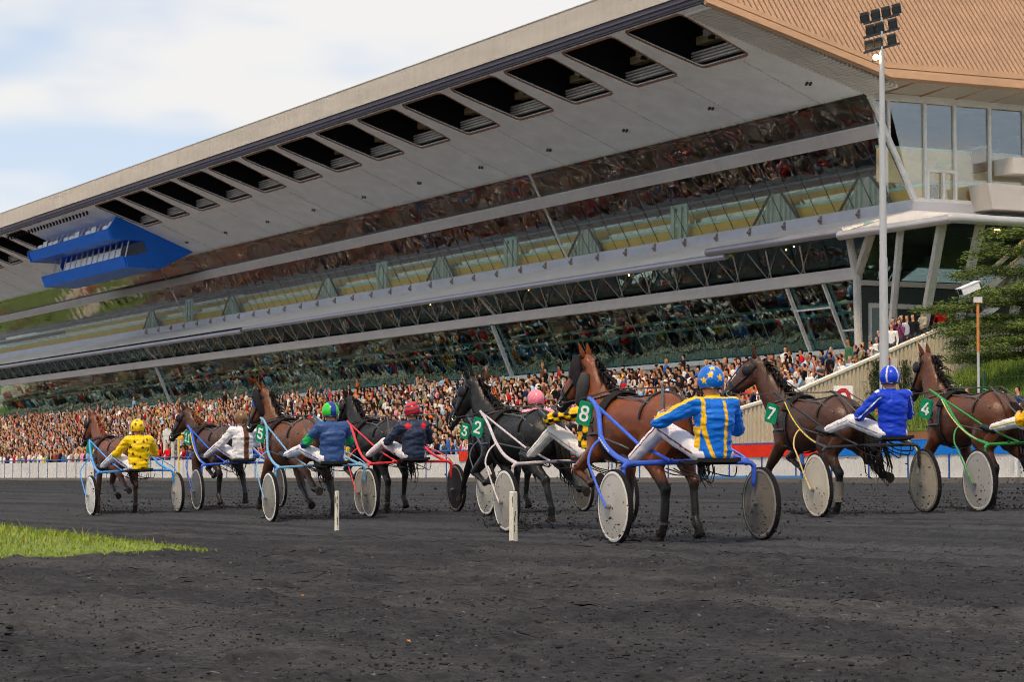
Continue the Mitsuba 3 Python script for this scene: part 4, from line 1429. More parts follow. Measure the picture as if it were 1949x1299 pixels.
# ---------------------------------------------------------------- spectators
rc = np.random.default_rng(77)
SKIN = [tuple(.90 * np.array(c_)) for c_ in (lin(226, 170, 138), lin(214, 154, 122), lin(235, 184, 154), lin(196, 136, 104), lin(120, 80, 60))]
HAIR = {'black': lin(24, 20, 20), 'dark': lin(52, 36, 28), 'brown': lin(88, 60, 42), 'blond': lin(196, 160, 104), 'grey': lin(160, 156, 152)}
HAIRN = list(HAIR)
SHIRT = {'white': lin(232, 230, 228), 'cream': lin(222, 208, 182), 'black': lin(26, 26, 30), 'charcoal': lin(58, 60, 66), 'navy': lin(34, 44, 78), 'blue': lin(64, 104, 168), 'pale blue': lin(158, 192, 222),
         'red': lin(198, 32, 38), 'orange': lin(226, 108, 50), 'pink': lin(226, 150, 168), 'khaki': lin(140, 130, 100), 'grey': lin(148, 148, 150), 'yellow': lin(236, 196, 60), 'green': lin(70, 120, 84), 'brown': lin(106, 72, 52), 'maroon': lin(110, 36, 48)}
SHIRTN = list(SHIRT)
SHIRTP = np.array([25, 6, 21, 8, 10, 5, 9, 7, 3, 3, 4, 7, 1.5, 1.2, 2.5, 2])
SHIRTP = SHIRTP / SHIRTP.sum()
PANTS = [lin(40, 44, 60), lin(60, 84, 128), lin(30, 30, 32), lin(150, 138, 116), lin(200, 196, 188)]


def ringz(rows, sides, x0=0):
    """rows of (z, half depth x, half width y[, shift x])."""
    g = np.arange(sides) * 2 * PI / sides + PI / sides
    return np.array([[(np.cos(a) * r[1] + (r[3] if len(r) > 3 else 0), np.sin(a) * r[2], r[0]) for a in g] for r in rows])


def low_person(level, arms):
    """Parts of a plain distant figure facing +x, feet at 0: list of (v, f, slot); slots 0 shirt 1 skin 2 hair 3 trousers."""
    k = 7 if level == 0 else 5
    P = []
    if level == 0:
        P.append(loft(ringz([(.42, .12, .17), (.88, .13, .19)], k)) + (3,))
        P.append(loft(ringz([(.80, .125, .19), (1.05, .115, .18), (1.28, .13, .215), (1.40, .115, .20), (1.465, .06, .07)], k)) + (0,))
        P.append(loft(ringz([(1.42, .052, .052), (1.51, .056, .055, .01), (1.56, .085, .066, .02), (1.65, .096, .076, .015), (1.72, .085, .07, 0), (1.765, .04, .035, 0)], k)) + (1,))
        P.append(loft(ringz([(1.55, .060, .070, -.048), (1.66, .088, .088, -.014), (1.725, .100, .086, .006), (1.79, .055, .052, -.005)], k)) + (2,))
    else:
        P.append(loft(ringz([(.55, .13, .19), (1.10, .12, .18), (1.34, .12, .21), (1.46, .06, .08)], k)) + (0,))
        P.append(loft(ringz([(1.43, .05, .05), (1.55, .08, .065, .02), (1.68, .092, .074, .012), (1.75, .05, .04)], k)) + (1,))
        P.append(loft(ringz([(1.58, .05, .064, -.055), (1.70, .085, .08, -.015), (1.775, .05, .048, -.01)], k)) + (2,))
    if level == 0 or arms:
        for sg_ in (-1, 1):
            S = np.array([0, .2 * sg_, 1.38])
            if arms == 0:
                E, Hd = S + [-.02, .05 * sg_, -.28], S + [.10, .0, -.50]
            elif arms == 1:
                E, Hd = S + [.06, .04 * sg_, -.27], S + [.22, -.16 * sg_, -.24]
            elif arms == 2:
                E, Hd = S + [.16, .10 * sg_, -.22], S + [.15, -.11 * sg_, .24]
            else:
                E, Hd = S + [.12, .12 * sg_, .16], S + [.10, .0, .42]
            v, f = tube([S, E], [.058, .045], 4)
            P.append((v, f, 0))
            v, f = tube([E, Hd], [.042, .036], 4)
            P.append((v, f, 1 if arms == 2 and sg_ > 0 else 0))
    return P


def crowd_mesh(key, pos, yaw, hs, cols, arms, level, label):
    """Many distant figures as one mesh; cols: (k, 4, 3) colours of the slots."""
    V, F, U, base = [], [], [], 0
    for am in np.unique(arms):
        w = np.flatnonzero(arms == am)
        if not len(w):
            continue
        c, s = np.cos(yaw[w]), np.sin(yaw[w])
        fx = -(NV[None] * c[:, None] + DV[None] * s[:, None])
        fy = np.cross(UP, fx)
        for v, f, slot in low_person(level, am):
            p = pos[w][:, None] + (v[None, :, :1] * fx[:, None] + v[None, :, 1:2] * fy[:, None]) * hs[w][:, None, None] + v[None, :, 2:3] * hs[w][:, None, None] * UP
            V.append(p.reshape(-1, 3))
            F.append((f[None] + (np.arange(len(w)) * len(v))[:, None, None]).reshape(-1, 3) + base)
            col = cols[w, slot]
            u = np.stack([np.round(col[:, 1] * 255) + col[:, 0] * .98 + .001, col[:, 2]], 1)
            U.append(np.repeat(u, len(v), 0))
            base += len(V[-1])
    scene[key] = mikit.ply((np.vstack(V), np.vstack(F)), 'cloth', smooth=True, uv=np.vstack(U))
    tag(key, label, kind='stuff')


def rand_cols(k, dim=1.0):
    c = np.zeros((k, 4, 3))
    sh = rc.choice(len(SHIRTN), k, p=SHIRTP)
    hr = rc.choice(5, k, p=[.42, .27, .15, .08, .08])
    sk = rc.choice(5, k, p=[.30, .30, .24, .12, .04])
    c[:, 0] = np.array([SHIRT[a] for a in SHIRTN])[sh] * rc.uniform(.85, 1.2, (k, 1)) * dim
    c[:, 1] = np.array(SKIN)[sk] * rc.uniform(.85, 1.05, (k, 1)) * dim
    c[:, 2] = np.array(list(HAIR.values()))[hr] * dim
    c[:, 3] = np.array(PANTS)[rc.integers(0, 5, k)] * dim
    return np.clip(c, 0, 1), sh, hr, sk


# rows of the open terrace
pts = []
for r_ in range(20):
    n_ = 45.0 + .62 * r_ if r_ < 3 else 47.3 + 12.0 / 16.5 * (r_ - 3)
    if n_ > 59.2:
        n_ = 59.5
    s_ = SWALL + .5 + rc.uniform(0, .4)
    while s_ < 236:
        step = rc.uniform(.40, .58)
        s_ += step
        gap = meshkit.noise(np.array([s_ * .25, r_ * .8, 0]), 4)
        if r_ == 19 and rc.random() < (.35 if s_ < 90 else .70 if s_ < 113 else .08):
            continue
        if rc.random() < (.03 if gap < .75 else .35):
            continue
        if n_ < 47.2 and 132.6 < s_ < 139:
            continue
        pts.append((n_ + rc.normal(0, .07), s_, r_))
pts = np.array(pts)
k = len(pts)
zf = zt(pts[:, 0])
zf = np.where(pts[:, 1] < 85.6, np.maximum(zf, np.interp(pts[:, 0], [a for a, _ in line], [b for _, b in line]) - 1.15), zf)
sit = (rc.random(k) < .42) & (pts[:, 2] > 3) & (pts[:, 2] < 18)
hs = np.clip(rc.normal(.92, .045, k), .80, 1.02)
zf = zf - np.where(sit, .34, 0) - np.where(pts[:, 0] < 45.4, .05, 0) + rc.normal(0, .03, k)
pos = sw(np.stack([pts[:, 0], pts[:, 1], zf], 1))
yaw = rc.normal(-.12, .42, k)
cols, shi, hri, ski = rand_cols(k)
arms = rc.choice(4, k, p=[.46, .38, .12, .04])
depth = pos[:, 1]
order = np.argsort(depth)
NIND = 268
ind = order[:NIND]
rest = order[NIND:]
nearm = depth[rest] < 152
a_ = rest[nearm]
crowd_mesh('terrace_crowd', pos[a_], yaw[a_], hs[a_], cols[a_], arms[a_], 0, 'dense crowd of spectators packing the open terrace')
a_ = rest[~nearm]
crowd_mesh('distant_terrace_crowd', pos[a_], yaw[a_], hs[a_], cols[a_], np.where(arms[a_] == 2, 2, 0), 1, 'far end of the dense crowd packing the open terrace')

# people on the raked seats behind the lower glass, and green seats left empty
pin = []
for r_ in range(8):
    s_ = S0 + .6
    while s_ < 215:
        s_ += rc.uniform(.5, .8)
        if rc.random() < (.82 if s_ < 112 else .66):
            pin.append((NG + .75 + r_ * .85, s_, 5.75 + .38 * r_ - .25))
pin = np.array(pin)
k = len(pin)
ci, *_ = rand_cols(k)
crowd_mesh('indoor_crowd', sw(pin), rc.normal(0, .4, k), np.clip(rc.normal(.97, .04, k), .85, 1.06), ci, np.zeros(k, int), 1, 'seated crowd seen dimly through the green lower glass')
mb = MB()
for kk in range(260):
    s_ = S0 + .5 + .52 * kk
    mb.box((NG + .35, s_, 5.85), (NG + .45, s_ + .42, 6.75), lin(34, 96, 84), sw)
put(G('seat_row'), mb, 'matte')

# individual spectators: one smooth figure each
SEGS = {}


def figure(pose):
    """Smooth standing figure facing +x, about 1.75 m: (v, f, slot per face). Built once per pose."""
    if pose in SEGS:
        return SEGS[pose]
    B = []
    for sg_ in (-1, 1):
        y = .095 * sg_
        B += [((0, y, .92), .105, (.01, y * 1.05, .50), .072, 3), ((.01, y * 1.05, .50), .07, (-.01, y * 1.1, .09), .045, 3), ((-.03, y * 1.1, .05), .045, (.13, y * 1.25, .035), .035, 4)]
        S = np.array([-.01, .195 * sg_, 1.385])
        if pose == 'arms_down':
            E, Hd = S + [-.03, .06 * sg_, -.29], S + [.06, .05 * sg_, -.54]
        elif pose == 'arms_crossed':
            E, Hd = S + [.05, .05 * sg_, -.28], S + [.22, -.20 * sg_, -.22]
        elif pose == 'hands_to_face':
            E, Hd = S + [.15, .10 * sg_, -.20], S + [.17, -.10 * sg_, .16]
        elif pose == 'leaning':
            E, Hd = S + [.12, .08 * sg_, -.26], S + [.34, -.06 * sg_, -.36]
        else:
            E, Hd = S + [.10, .12 * sg_, -.22], S + [.27, -.13 * sg_, -.10]
        d = (Hd - E) / np.linalg.norm(Hd - E)
        B += [(S, .062, E, .047, 0), (E, .044, Hd, .033, 1 if pose == 'clapping' else 0), (Hd + d * .02, .036, Hd + d * .10, .022, 1)]
        B += [((0, .07 * sg_, 1.36), .10, S, .07, 0)]
    B += [((0, 0, .95), (.115, .16, .12), (0, 0, 1.15), (.11, .15, .12), 0), ((0, 0, 1.15), (.11, .15, .12), (0, 0, 1.34), (.115, .18, .10), 0), ((-.01, 0, 1.42), .058, (.01, 0, 1.54), .055, 1)]
    B += [((.015, 0, 1.66), (.096, .076, .105), (.03, 0, 1.595), (.075, .06, .07), 1), ((.095, 0, 1.66), .02, (.115, 0, 1.63), .018, 1)]
    mm = m3.Manifold.batch_boolean(hull_chain(B, 10), m3.OpType.Add).simplify(.010).to_mesh()
    tm = trimesh.Trimesh(mm.vert_properties[:, :3], mm.tri_verts, process=True)
    trimesh.smoothing.filter_taubin(tm, lamb=.5, nu=.53, iterations=2)
    v, f = np.asarray(tm.vertices), np.asarray(tm.faces)
    c = v[f].mean(1)
    best = np.full(len(c), 9.0)
    slot = np.zeros(len(c), int)
    for b in B:
        p, q_ = np.asarray(b[0], float), np.asarray(b[2], float)
        rr = (np.mean(b[1]) + np.mean(b[3])) / 2
        t = np.clip(((c - p) @ (q_ - p)) / ((q_ - p) @ (q_ - p)), 0, 1)
        d = np.linalg.norm(c - (p + t[:, None] * (q_ - p)), axis=1) - rr
        slot = np.where(d < best, b[4], slot)
        best = np.minimum(best, d)
    slot = np.where((c[:, 2] > 1.59) & ((c[:, 0] < .015 + (c[:, 2] - 1.62) * .40) | (c[:, 2] > 1.70)), 2, slot)
    slot = np.where((c[:, 2] < .97) & (slot == 0) & (np.hypot(c[:, 0], c[:, 1]) < .2) & (c[:, 2] < .93), 3, slot)
    SEGS[pose] = (v, f, slot)
    return SEGS[pose]


POSES = ['arms_down', 'arms_crossed', 'hands_to_face', 'clapping', 'leaning']


def spectator(p, yaw_, h, shirt, hair, skin, pose, label, group=None, trousers=(.05, .05, .07), shoes=(.02, .02, .02), dim=1.0):
    v, f, slot = figure(pose)
    fx = -(NV * math.cos(yaw_) + DV * math.sin(yaw_))
    fy = np.cross(UP, fx)
    w = p + (v[:, :1] * fx + v[:, 1:2] * fy + v[:, 2:3] * UP) * h
    tm = trimesh.Trimesh(w, f, process=False)
    vn = np.array(tm.vertex_normals)
    V, F, U, NRM, base = [], [], [], [], 0
    for sl, col in enumerate((shirt, skin, hair, trousers, shoes)):
        ff = f[slot == sl]
        if not len(ff):
            continue
        used, inv = np.unique(ff, return_inverse=True)
        V.append(w[used])
        F.append(inv.reshape(-1, 3) + base)
        U.append(pack(np.array(col) * dim, len(used)))
        base += len(used)
    key = key_for('person')
    scene[key] = mikit.ply((np.vstack(V), np.vstack(F)), 'cloth', smooth=True, uv=np.vstack(U))
    tag(key, label, 'person', group)
    return key


def to_pix(P):
    q_ = np.asarray(P, float) - [0, 0, EYE]
    return 974.5 + FPX * q_[0] / (q_[1] * CP + q_[2] * SP), 649.5 - FPX * (q_[2] * CP - q_[1] * SP) / (q_[1] * CP + q_[2] * SP)


def where_text(px, n_):
    row = 'on the top row' if n_ > 58.6 else 'in upper rows' if n_ > 55 else 'in middle rows' if n_ > 50.5 else 'in front rows'
    for lim, t in ((1140, 'beside raised horse head'), (1200, 'over bay croup'), (1262, 'left of star helmet'), (1330, 'beside star helmet'), (1400, 'right of star helmet'), (1462, 'behind dark horse head'), (1530, 'over number seven plate'), (1600, 'by sloping wall'), (9999, 'near tall mast')):
        if px < lim:
            return f'{row} {t}'


POSET = {'arms_down': 'standing', 'arms_crossed': 'arms folded', 'hands_to_face': 'hands at eyes', 'clapping': 'hands clasped', 'leaning': 'leaning'}
seen = {}
for i_ in ind:
    pose = POSES[[0, 1, 2, 3][arms[i_]]] if rc.random() < .8 else 'leaning'
    sn, hn_ = SHIRTN[shi[i_]], HAIRN[hri[i_]]
    px, py = to_pix(pos[i_] + UP * 1.6)
    lab = f'{hn_}-haired person in {sn} top {POSET[pose]} {where_text(px, pts[i_, 0])}'
    spectator(pos[i_], yaw[i_], hs[i_] / 1.0, cols[i_, 0], cols[i_, 2], cols[i_, 1], pose, lab, None, cols[i_, 3])
    seen.setdefault(lab, []).append(1)
for key, d in labels.items():
    if d.get('category') == 'person' and len(seen.get(d['label'], [])) > 1:
        d['group'] = d['label'].replace('-haired person', '-haired people')

# people on the landing behind the wing wall, by the booth and at the right-hand fence
S_W, S_BK = lin(230, 230, 228), lin(24, 24, 28)
special = [
    # px of head, n, s, yaw, height, shirt, hair, pose, label
    (1700, 84.1, None, S_BK, 'black', 'arms_down', 'person in black suit standing by the glass above the wing wall, right of the mast'),
    (1690, 83.4, None, lin(200, 210, 220), 'dark', 'arms_down', 'person in pale shirt half hidden by the right side of the tall mast'),
    (1727, 83.4, None, lin(190, 196, 214), 'dark', 'arms_down', 'person in pale blue shirt on the slope of the wing wall'),
    (1738, 83.1, None, lin(26, 28, 34), 'black', 'arms_down', 'person in dark jacket leaning over the sloping wall coping'),
    (1757, 83.15, None, lin(176, 168, 150), 'grey', 'leaning', 'bald person in stone grey shirt holding a white paper over the wall'),
    (1766, 83.5, None, lin(30, 36, 60), 'black', 'arms_down', 'person in navy suit standing behind the white paper reader'),
    (1776, 83.9, None, lin(34, 38, 46), 'dark', 'arms_down', 'dark dressed person at the back of the landing group'),
    (1783, 83.4, None, lin(38, 40, 70), 'blond', 'arms_down', 'person in dark blue top with a white mark, left of the red shirt'),
    (1791, 83.1, None, lin(206, 24, 28), 'dark', 'leaning', 'person in bright red shirt at the bend of the wing wall'),
    (1808, 83.2, None, lin(124, 122, 96), 'brown', 'arms_down', 'person in olive grey shirt right of the red shirt on the landing'),
    (1830, 83.1, None, lin(32, 52, 120), 'dark', 'hands_to_face', 'person in royal blue jacket leaning on the landing parapet'),
    (1850, 83.1, None, lin(140, 176, 160), 'grey', 'leaning', 'person in pale green shirt and white cap on the landing parapet'),
    (1697, 83.1, 5.0, S_W, 'dark', 'arms_down', 'person in white T-shirt on the slope just right of the mast'),
    (1712, 83.2, 5.3, lin(120, 60, 100), 'brown', 'hands_to_face', 'person in purple top shading eyes above the wing wall'),
    (1716, 84.0, 5.6, lin(60, 40, 50), 'brown', 'hands_to_face', 'dark haired person with hand at face behind the purple top'),
]
for px, s_, z_, col, hair, pose, lab in special:
    a0, _k = (lambda r: ((r @ DV) / (r @ NV), 0))(pix_ray(px, 640))
    n_ = s_ / a0
    zf_ = float(wall_top(n_)) - .72
    spectator(sw(np.array([n_, s_, zf_])), rc.normal(.25, .3), .98, col, HAIR[hair], SKIN[0], pose, lab)
for s_, lab in ((134.6, 'person in red shirt leaning on the fence left of the yellow disc post'), (132.9, 'person in red polo shirt standing by the fence at the yellow disc post')):
    spectator(sw(np.array([44.55, s_, .72])), .3, 1.0, lin(206, 20, 26), HAIR['dark'], SKIN[1], 'leaning', lab)
for px, n_, col, hair, lab in ((1900, 51.2, lin(40, 40, 46), 'black', 'dark haired person in black and white by the right edge, below the bank'), (1921, 50.6, lin(214, 206, 190), 'blond', 'blond person in cream top near the right edge below the bank'),
                               (1938, 51.6, lin(44, 66, 110), 'black', 'person in blue jacket at the right edge below the bank'), (1843, 51.8, lin(120, 84, 70), 'brown', 'brown haired person behind the bay back at the foot of the slim post'),
                               (1912, 52.2, lin(30, 30, 34), 'black', 'person in black turning away near the right edge below the bank'), (1944, 49.2, lin(200, 150, 150), 'brown', 'person in pink top at the right edge under the blue jacket'),
                               (1562, 51.0, lin(170, 40, 44), 'dark', 'person in red top seen low beside the red number board'), (1579, 51.5, lin(60, 60, 66), 'black', 'dark haired person in grey low beside the red number board')):
    r = pix_ray(px, 760)
    s_ = n_ * (r @ DV) / (r @ NV)
    hz = 1.66
    target = {1900: 748, 1921: 762, 1938: 740, 1843: 742, 1912: 747, 1944: 770, 1562: 775, 1579: 765}[px]
    rr = pix_ray(px, target)
    zf_ = EYE + rr[2] / (rr @ NV) * n_ - hz
    spectator(sw(np.array([n_, s_, zf_])), rc.normal(.1, .3), .98, col, HAIR[hair], SKIN[0], 'arms_down', lab)

# crush barriers and a flower box in the crowd
for kk, (s_, n_, L, lab) in enumerate(((110.2, 50.4, 4.2, 'grey metal crush barrier in the crowd above the red helmet'), (161.0, 52.2, 6.0, 'dark crush barrier in the crowd above the yellow starred helmet'), (126.0, 48.4, 3.0, 'grey crush barrier in the lower rows right of the booth'))):
    z0 = float(zt(n_))
    t = thing('crush_barrier', lab, 'barrier')
    for z_ in (1.0, 1.45, 1.85):
        put(f'{t}__rail', MB().tube([(n_, s_, z0 + z_), (n_, s_ + L, z0 + z_)], .03, lin(120, 124, 130), 5, sw), 'paint')
    for q_ in range(3):
        put(f'{t}__post', MB().tube([(n_, s_ + q_ * L / 2, z0), (n_, s_ + q_ * L / 2, z0 + 1.88)], .035, lin(110, 114, 120), 5, sw), 'paint')
t = thing('flower_box', 'flower box with red and green plants among the lower rows', 'planter')
put(f'{t}__box', MB().box((47.9, 108.2, 2.0), (48.4, 113.2, 2.5), lin(120, 100, 84), sw), 'matte')
q_ = 900
P = sw(np.stack([rc.normal(48.1, .2, q_), rc.uniform(108.0, 113.4, q_), 2.55 + np.abs(rc.normal(0, .22, q_))], 1))
v, f, u = leaf_cloud(P, .09, rc, 1.0, [(.035, .07, .025), (.05, .09, .03), (.07, .10, .03), (.30, .05, .04)])
scene[f'{t}__foliage'] = mikit.ply((v, f), 'leaf', uv=u)
# ---------------------------------------------------------------- trotters, drivers and sulkies
HS = .90                                         # the horses are built at 1.6 m and scaled
HX0 = .40                                        # buttock ahead of the axle
TR = np.array([  # x, centre z, half height, half width
    (.02, 1.17, .10, .10), (.07, 1.17, .19, .185), (.18, 1.18, .27, .255), (.33, 1.195, .30, .285), (.52, 1.205, .285, .275), (.72, 1.18, .285, .285),
    (.92, 1.155, .305, .30), (1.10, 1.145, .325, .295), (1.26, 1.165, .345, .265), (1.40, 1.155, .33, .24), (1.52, 1.13, .26, .205), (1.61, 1.10, .16, .14), (1.65, 1.09, .06, .06)])


def tring(x, ang, off=0.0):
    """Surface points of the trunk at x for angles measured from the left side up."""
    zc, hh, hw = (np.interp(x, TR[:, 0], TR[:, i]) for i in (1, 2, 3))
    c, s = np.cos(ang), np.sin(ang)
    e = .86
    yy = np.sign(c) * np.abs(c) ** e * (hw + off) * np.where(s > .2, 1 - .28 * (np.clip(s, 0, 1) - .2) ** 2, 1)
    zz = np.sign(s) * np.abs(s) ** e * (hh + off)
    return np.stack([np.broadcast_to(x, np.shape(ang)) + 0 * c, yy, zc + zz], -1)


def dirv(a, lat=0.0):
    return np.array([math.sin(math.radians(a)), lat, -math.cos(math.radians(a))])


FRONT = {'stance': (4, 3, 22), 'reach': (44, 34, 26), 'fold': (62, -62, -100), 'halffold': (40, -48, -80), 'late': (-24, -20, 8), 'push': (-26, -46, -70)}
HIND = {'stance': (0, 0, -36, 6, 30), 'forward': (.07, .03, -12, 22, 36), 'late': (-.07, -.01, -54, -20, 4), 'push': (-.08, .01, -60, -36, -40), 'fold': (.08, .08, -38, 14, -36), 'lift': (.0, .05, -38, -3, -28), 'back': (-.02, .06, -58, -52, -88)}


def horse_build(team, name, label, coat, legcol, mane, legs, neck, head, W, tail_col, boots=None, number=None, extras=(), hood=None, muzzle=(.03, .028, .028), HS=.90, tailw=1.0, HX0=.40, yaw=0.0):
    """legs: (LF, RF, LH, RH); neck: (elevation, length, yaw); head: (pitch below level, yaw)."""
    r = np.random.default_rng(len(label) * 7 + int(sum(coat) * 1e5) % 997)
    t = thing(name, label, 'horse', None)
    B = []
    hooves = []
    for sg_, nm in ((1, legs[0]), (-1, legs[1])):
        a1, a2, a3 = FRONT[nm]
        S = np.array([1.40, .165 * sg_, 1.06])
        E = np.array([1.36 + .05 * math.sin(math.radians(a1)), .185 * sg_, .93 + .02 * math.sin(math.radians(abs(a1)))])
        K = E + .43 * dirv(a1)
        F_ = K + .30 * dirv(a2)
        C = F_ + .115 * dirv(a3)
        Hf = C + .06 * dirv(a3 if a3 > -30 else a3 + 8)
        B += [(S, (.15, .11, .19), E, (.11, .085, .13)), (E, .098, E + (K - E) * .55, .074), (E + (K - E) * .55, .072, K, .054), (K, .060, K + (F_ - K) * .18, .046), (K + (F_ - K) * .15, .044, F_ - (F_ - K) * .15, .037), (F_, .048, F_ + (F_ - K) * .01, .047), (F_, .042, C, .040)]
        hooves.append((C, Hf, sg_, 'f'))
    for sg_, nm in ((1, legs[2]), (-1, legs[3])):
        dx, dz, b1, b2, b3 = HIND[nm]
        Hp = np.array([.32, .13 * sg_, 1.18])
        St = np.array([.47 + dx, .185 * sg_, .91 + dz])
        Hk = St + .45 * dirv(b1)
        Hk[1] = .165 * sg_
        F_ = Hk + .355 * dirv(b2)
        C = F_ + .115 * dirv(b3)
        Hf = C + .06 * dirv(b3 if b3 > -30 else b3 + 8)
        B += [(Hp, (.23, .14, .25), St, (.14, .10, .15)), (np.array([.14, .12 * sg_, 1.05]), (.13, .11, .17), St + (Hk - St) * .35, (.085, .075, .10)), (St, (.125, .09, .13), St + (Hk - St) * .6, (.078, .066, .085)), (St + (Hk - St) * .6, .07, Hk, .052), (Hk + [-.02, 0, .02], .056, Hk + [.01, 0, -.04], .054), (Hk, .054, Hk + (F_ - Hk) * .25, .046), (Hk + (F_ - Hk) * .2, .046, F_ - (F_ - Hk) * .12, .040), (F_, .051, F_ + [0, 0, .001], .051), (F_, .044, C, .042)]
        hooves.append((C, Hf, sg_, 'h'))
    parts = hull_chain(B, 12)
    g = np.arange(28) * 2 * PI / 28
    parts.append(as_manifold(*loft([tring(x, g) for x in TR[:, 0]])))
    # neck and head
    el, L, ny = math.radians(neck[0]), neck[1], math.radians(neck[2])
    nd = np.array([math.cos(el) * math.cos(ny), math.cos(el) * math.sin(ny), math.sin(el)])
    base = np.array([1.40, 0, 1.22])
    poll = base + np.array([.05, 0, .05]) + nd * L
    qs = np.linspace(0, 1, 9)
    bend = np.cross(nd, [-math.sin(ny), math.cos(ny), 0])
    cen = [base + (poll - base) * q + np.array([.02, 0, 0]) * (1 - q) - np.cross([-math.sin(ny * q), math.cos(ny * q), 0], nd) * -.05 * math.sin(PI * q) for q in qs]
    hh_ = np.interp(qs, [0, .3, .6, .85, 1], [.315, .235, .175, .135, .11])
    hw_ = np.interp(qs, [0, .3, .6, .85, 1], [.195, .145, .115, .095, .082])
    rings = []
    for i_, q in enumerate(qs):
        tdir = (cen[min(i_ + 1, 8)] - cen[max(i_ - 1, 0)])
        if i_ == 0:
            tdir = nd * .6 + np.array([.8, 0, .1])
        tdir = tdir / np.linalg.norm(tdir)
        ly = np.array([-math.sin(ny * q), math.cos(ny * q), 0])
        lz = np.cross(tdir, ly)
        lz *= np.sign(lz @ np.array([-.5, 0, .9]))
        rings.append(cen[i_] + np.cos(g)[:, None] * hw_[i_] * ly + np.sin(g)[:, None] * hh_[i_] * lz)
    parts.append(as_manifold(*loft(rings)))
    hp, hy = math.radians(head[0]), math.radians(head[1])
    ex = np.array([math.cos(hp) * math.cos(hy), math.cos(hp) * math.sin(hy), -math.sin(hp)])
    ey = np.array([-math.sin(hy), math.cos(hy), 0])
    ez = np.cross(ex, ey)
    HR = np.array([(-.06, .01, .075, .062), (.0, .0, .105, .080), (.10, -.022, .135, .094), (.20, -.035, .140, .092), (.30, -.035, .118, .080), (.42, -.028, .090, .066), (.52, -.024, .075, .058), (.59, -.028, .070, .056), (.635, -.035, .048, .042)])

    def hring(x, ang, off=0.0):
        x = np.asarray(x, float) + 0 * ang
        dz, hh, hw = (np.interp(x, HR[:, 0], HR[:, i]) for i in (1, 2, 3))
        return poll + x[..., None] * ex + (np.cos(ang) * (hw + off))[..., None] * ey + (dz + np.sin(ang) * (hh + off))[..., None] * ez

    parts.append(as_manifold(*loft([hring(x, g) for x in HR[:, 0]])))
    parts += hull_chain([(poll - ez * .06, .09, poll - nd * .12, .10)], 12)
    body = union_mesh(parts, .042, 9)
    v = np.asarray(body.vertices)
    v = v + body.vertex_normals * ((meshkit.fbm(v * 5.5, 3, 3) - .5) * .030 + (meshkit.fbm(v * 14, 2, 8) - .5) * .008)[:, None]      # muscle
    mz = min(c_[1][2] for c_ in hooves) - .005
    off = np.array([0, 0, -mz if mz < .08 else -mz + .05])
    c = np.tile(np.array(coat), (len(v), 1))
    nz = meshkit.fbm(v * 7.0, 4, 9)[:, None]
    c = c * (.78 + .45 * nz)
    inhead = ((v - poll) @ ex > .30) & (np.linalg.norm(v - poll, axis=1) < .8) & (v[:, 2] > 1.1)
    leg = np.clip((.78 - v[:, 2]) / .22 + (meshkit.fbm(v * 9, 3, 1) - .5) * .8, 0, 1) * (v[:, 2] < .95)
    for hv in ('fold', 'halffold', 'back'):
        pass
    c = c * (1 - leg[:, None]) + np.array(legcol) * leg[:, None]
    mzl = np.clip(((v - poll) @ ex - .34) / .16, 0, 1) * inhead
    c = c * (1 - mzl[:, None]) + np.array(muzzle) * mzl[:, None]
    cy_, sy_ = math.cos(math.radians(yaw)), math.sin(math.radians(yaw))
    RY = np.array([[cy_, sy_, 0], [-sy_, cy_, 0], [0, 0, 1]])
    PV = np.array([1.0, 0, 0])
    xf = lambda p: W((((np.asarray(p, float) + off - PV) @ RY + PV) * HS) + np.array([HX0, 0, 0]))
    scene[f'{t}__body'] = mikit.ply((xf(v), body.faces), 'coat', smooth=True, color=np.clip(c, 0, 1))
    K = lambda n_: key_for(f'{t}__{n_}')
    BLK, LEA = lin(26, 25, 27), lin(38, 34, 32)
    for C, Hf, sg_, fh in hooves:
        d = (Hf - C) / np.linalg.norm(Hf - C)
        fw_ = np.array([1, 0, 0]) - d * d[0]
        fw_ /= np.linalg.norm(fw_)
        sd = np.cross(d, fw_)
        rg = lambda o, rr, sh: C + d * o + np.cos(g[::2])[:, None] * rr * fw_ + np.sin(g[::2])[:, None] * rr * .92 * sd + fw_ * sh
        put(K('hoof'), tuple(map(lambda a: a, (lambda vf: (xf(vf[0]), vf[1]))(loft([rg(-.012, .044, .0), rg(.03, .053, .01), rg(.068, .062, .022)])))), 'matte', col=lin(52, 46, 42), smooth=40)
    # ears
    for sg_ in (-1, 1):
        b0 = poll + ey * .045 * sg_ + ez * .07 - ex * .02
        up_ = (ez * .8 - ex * .45 + ey * .14 * sg_)
        up_ /= np.linalg.norm(up_)
        sd = np.cross(up_, ex)
        sd /= np.linalg.norm(sd)
        rr = [(0, .030, .024), (.05, .036, .024), (.11, .024, .014), (.17, .004, .003)]
        vv, ff = loft([b0 + up_ * h_ + np.cos(g[::3])[:, None] * a_ * sd + np.sin(g[::3])[:, None] * b_ * np.cross(up_, sd) for h_, a_, b_ in rr])
        put(K('ear'), (xf(vv), ff), 'cloth', col=np.array(coat) * .8, smooth=True)
        e0 = hring(np.array(.135), np.array(.42 if sg_ > 0 else PI - .42), -.004)
        vv, ff = ico(e0, .024, 2)
        put(K('eye'), (xf(vv), ff), 'paint', col=(.012, .010, .010), smooth=True)
        n0 = hring(np.array(.575), np.array(.25 if sg_ > 0 else PI - .25), -.004)
        vv, ff = ico(n0, (.02, .014, .018), 1)
        put(K('nostril'), (xf(vv), ff), 'cloth', col=(.008, .007, .007), smooth=True)
    # mane: overlapping locks down the crest, blown back
    mb = MB()
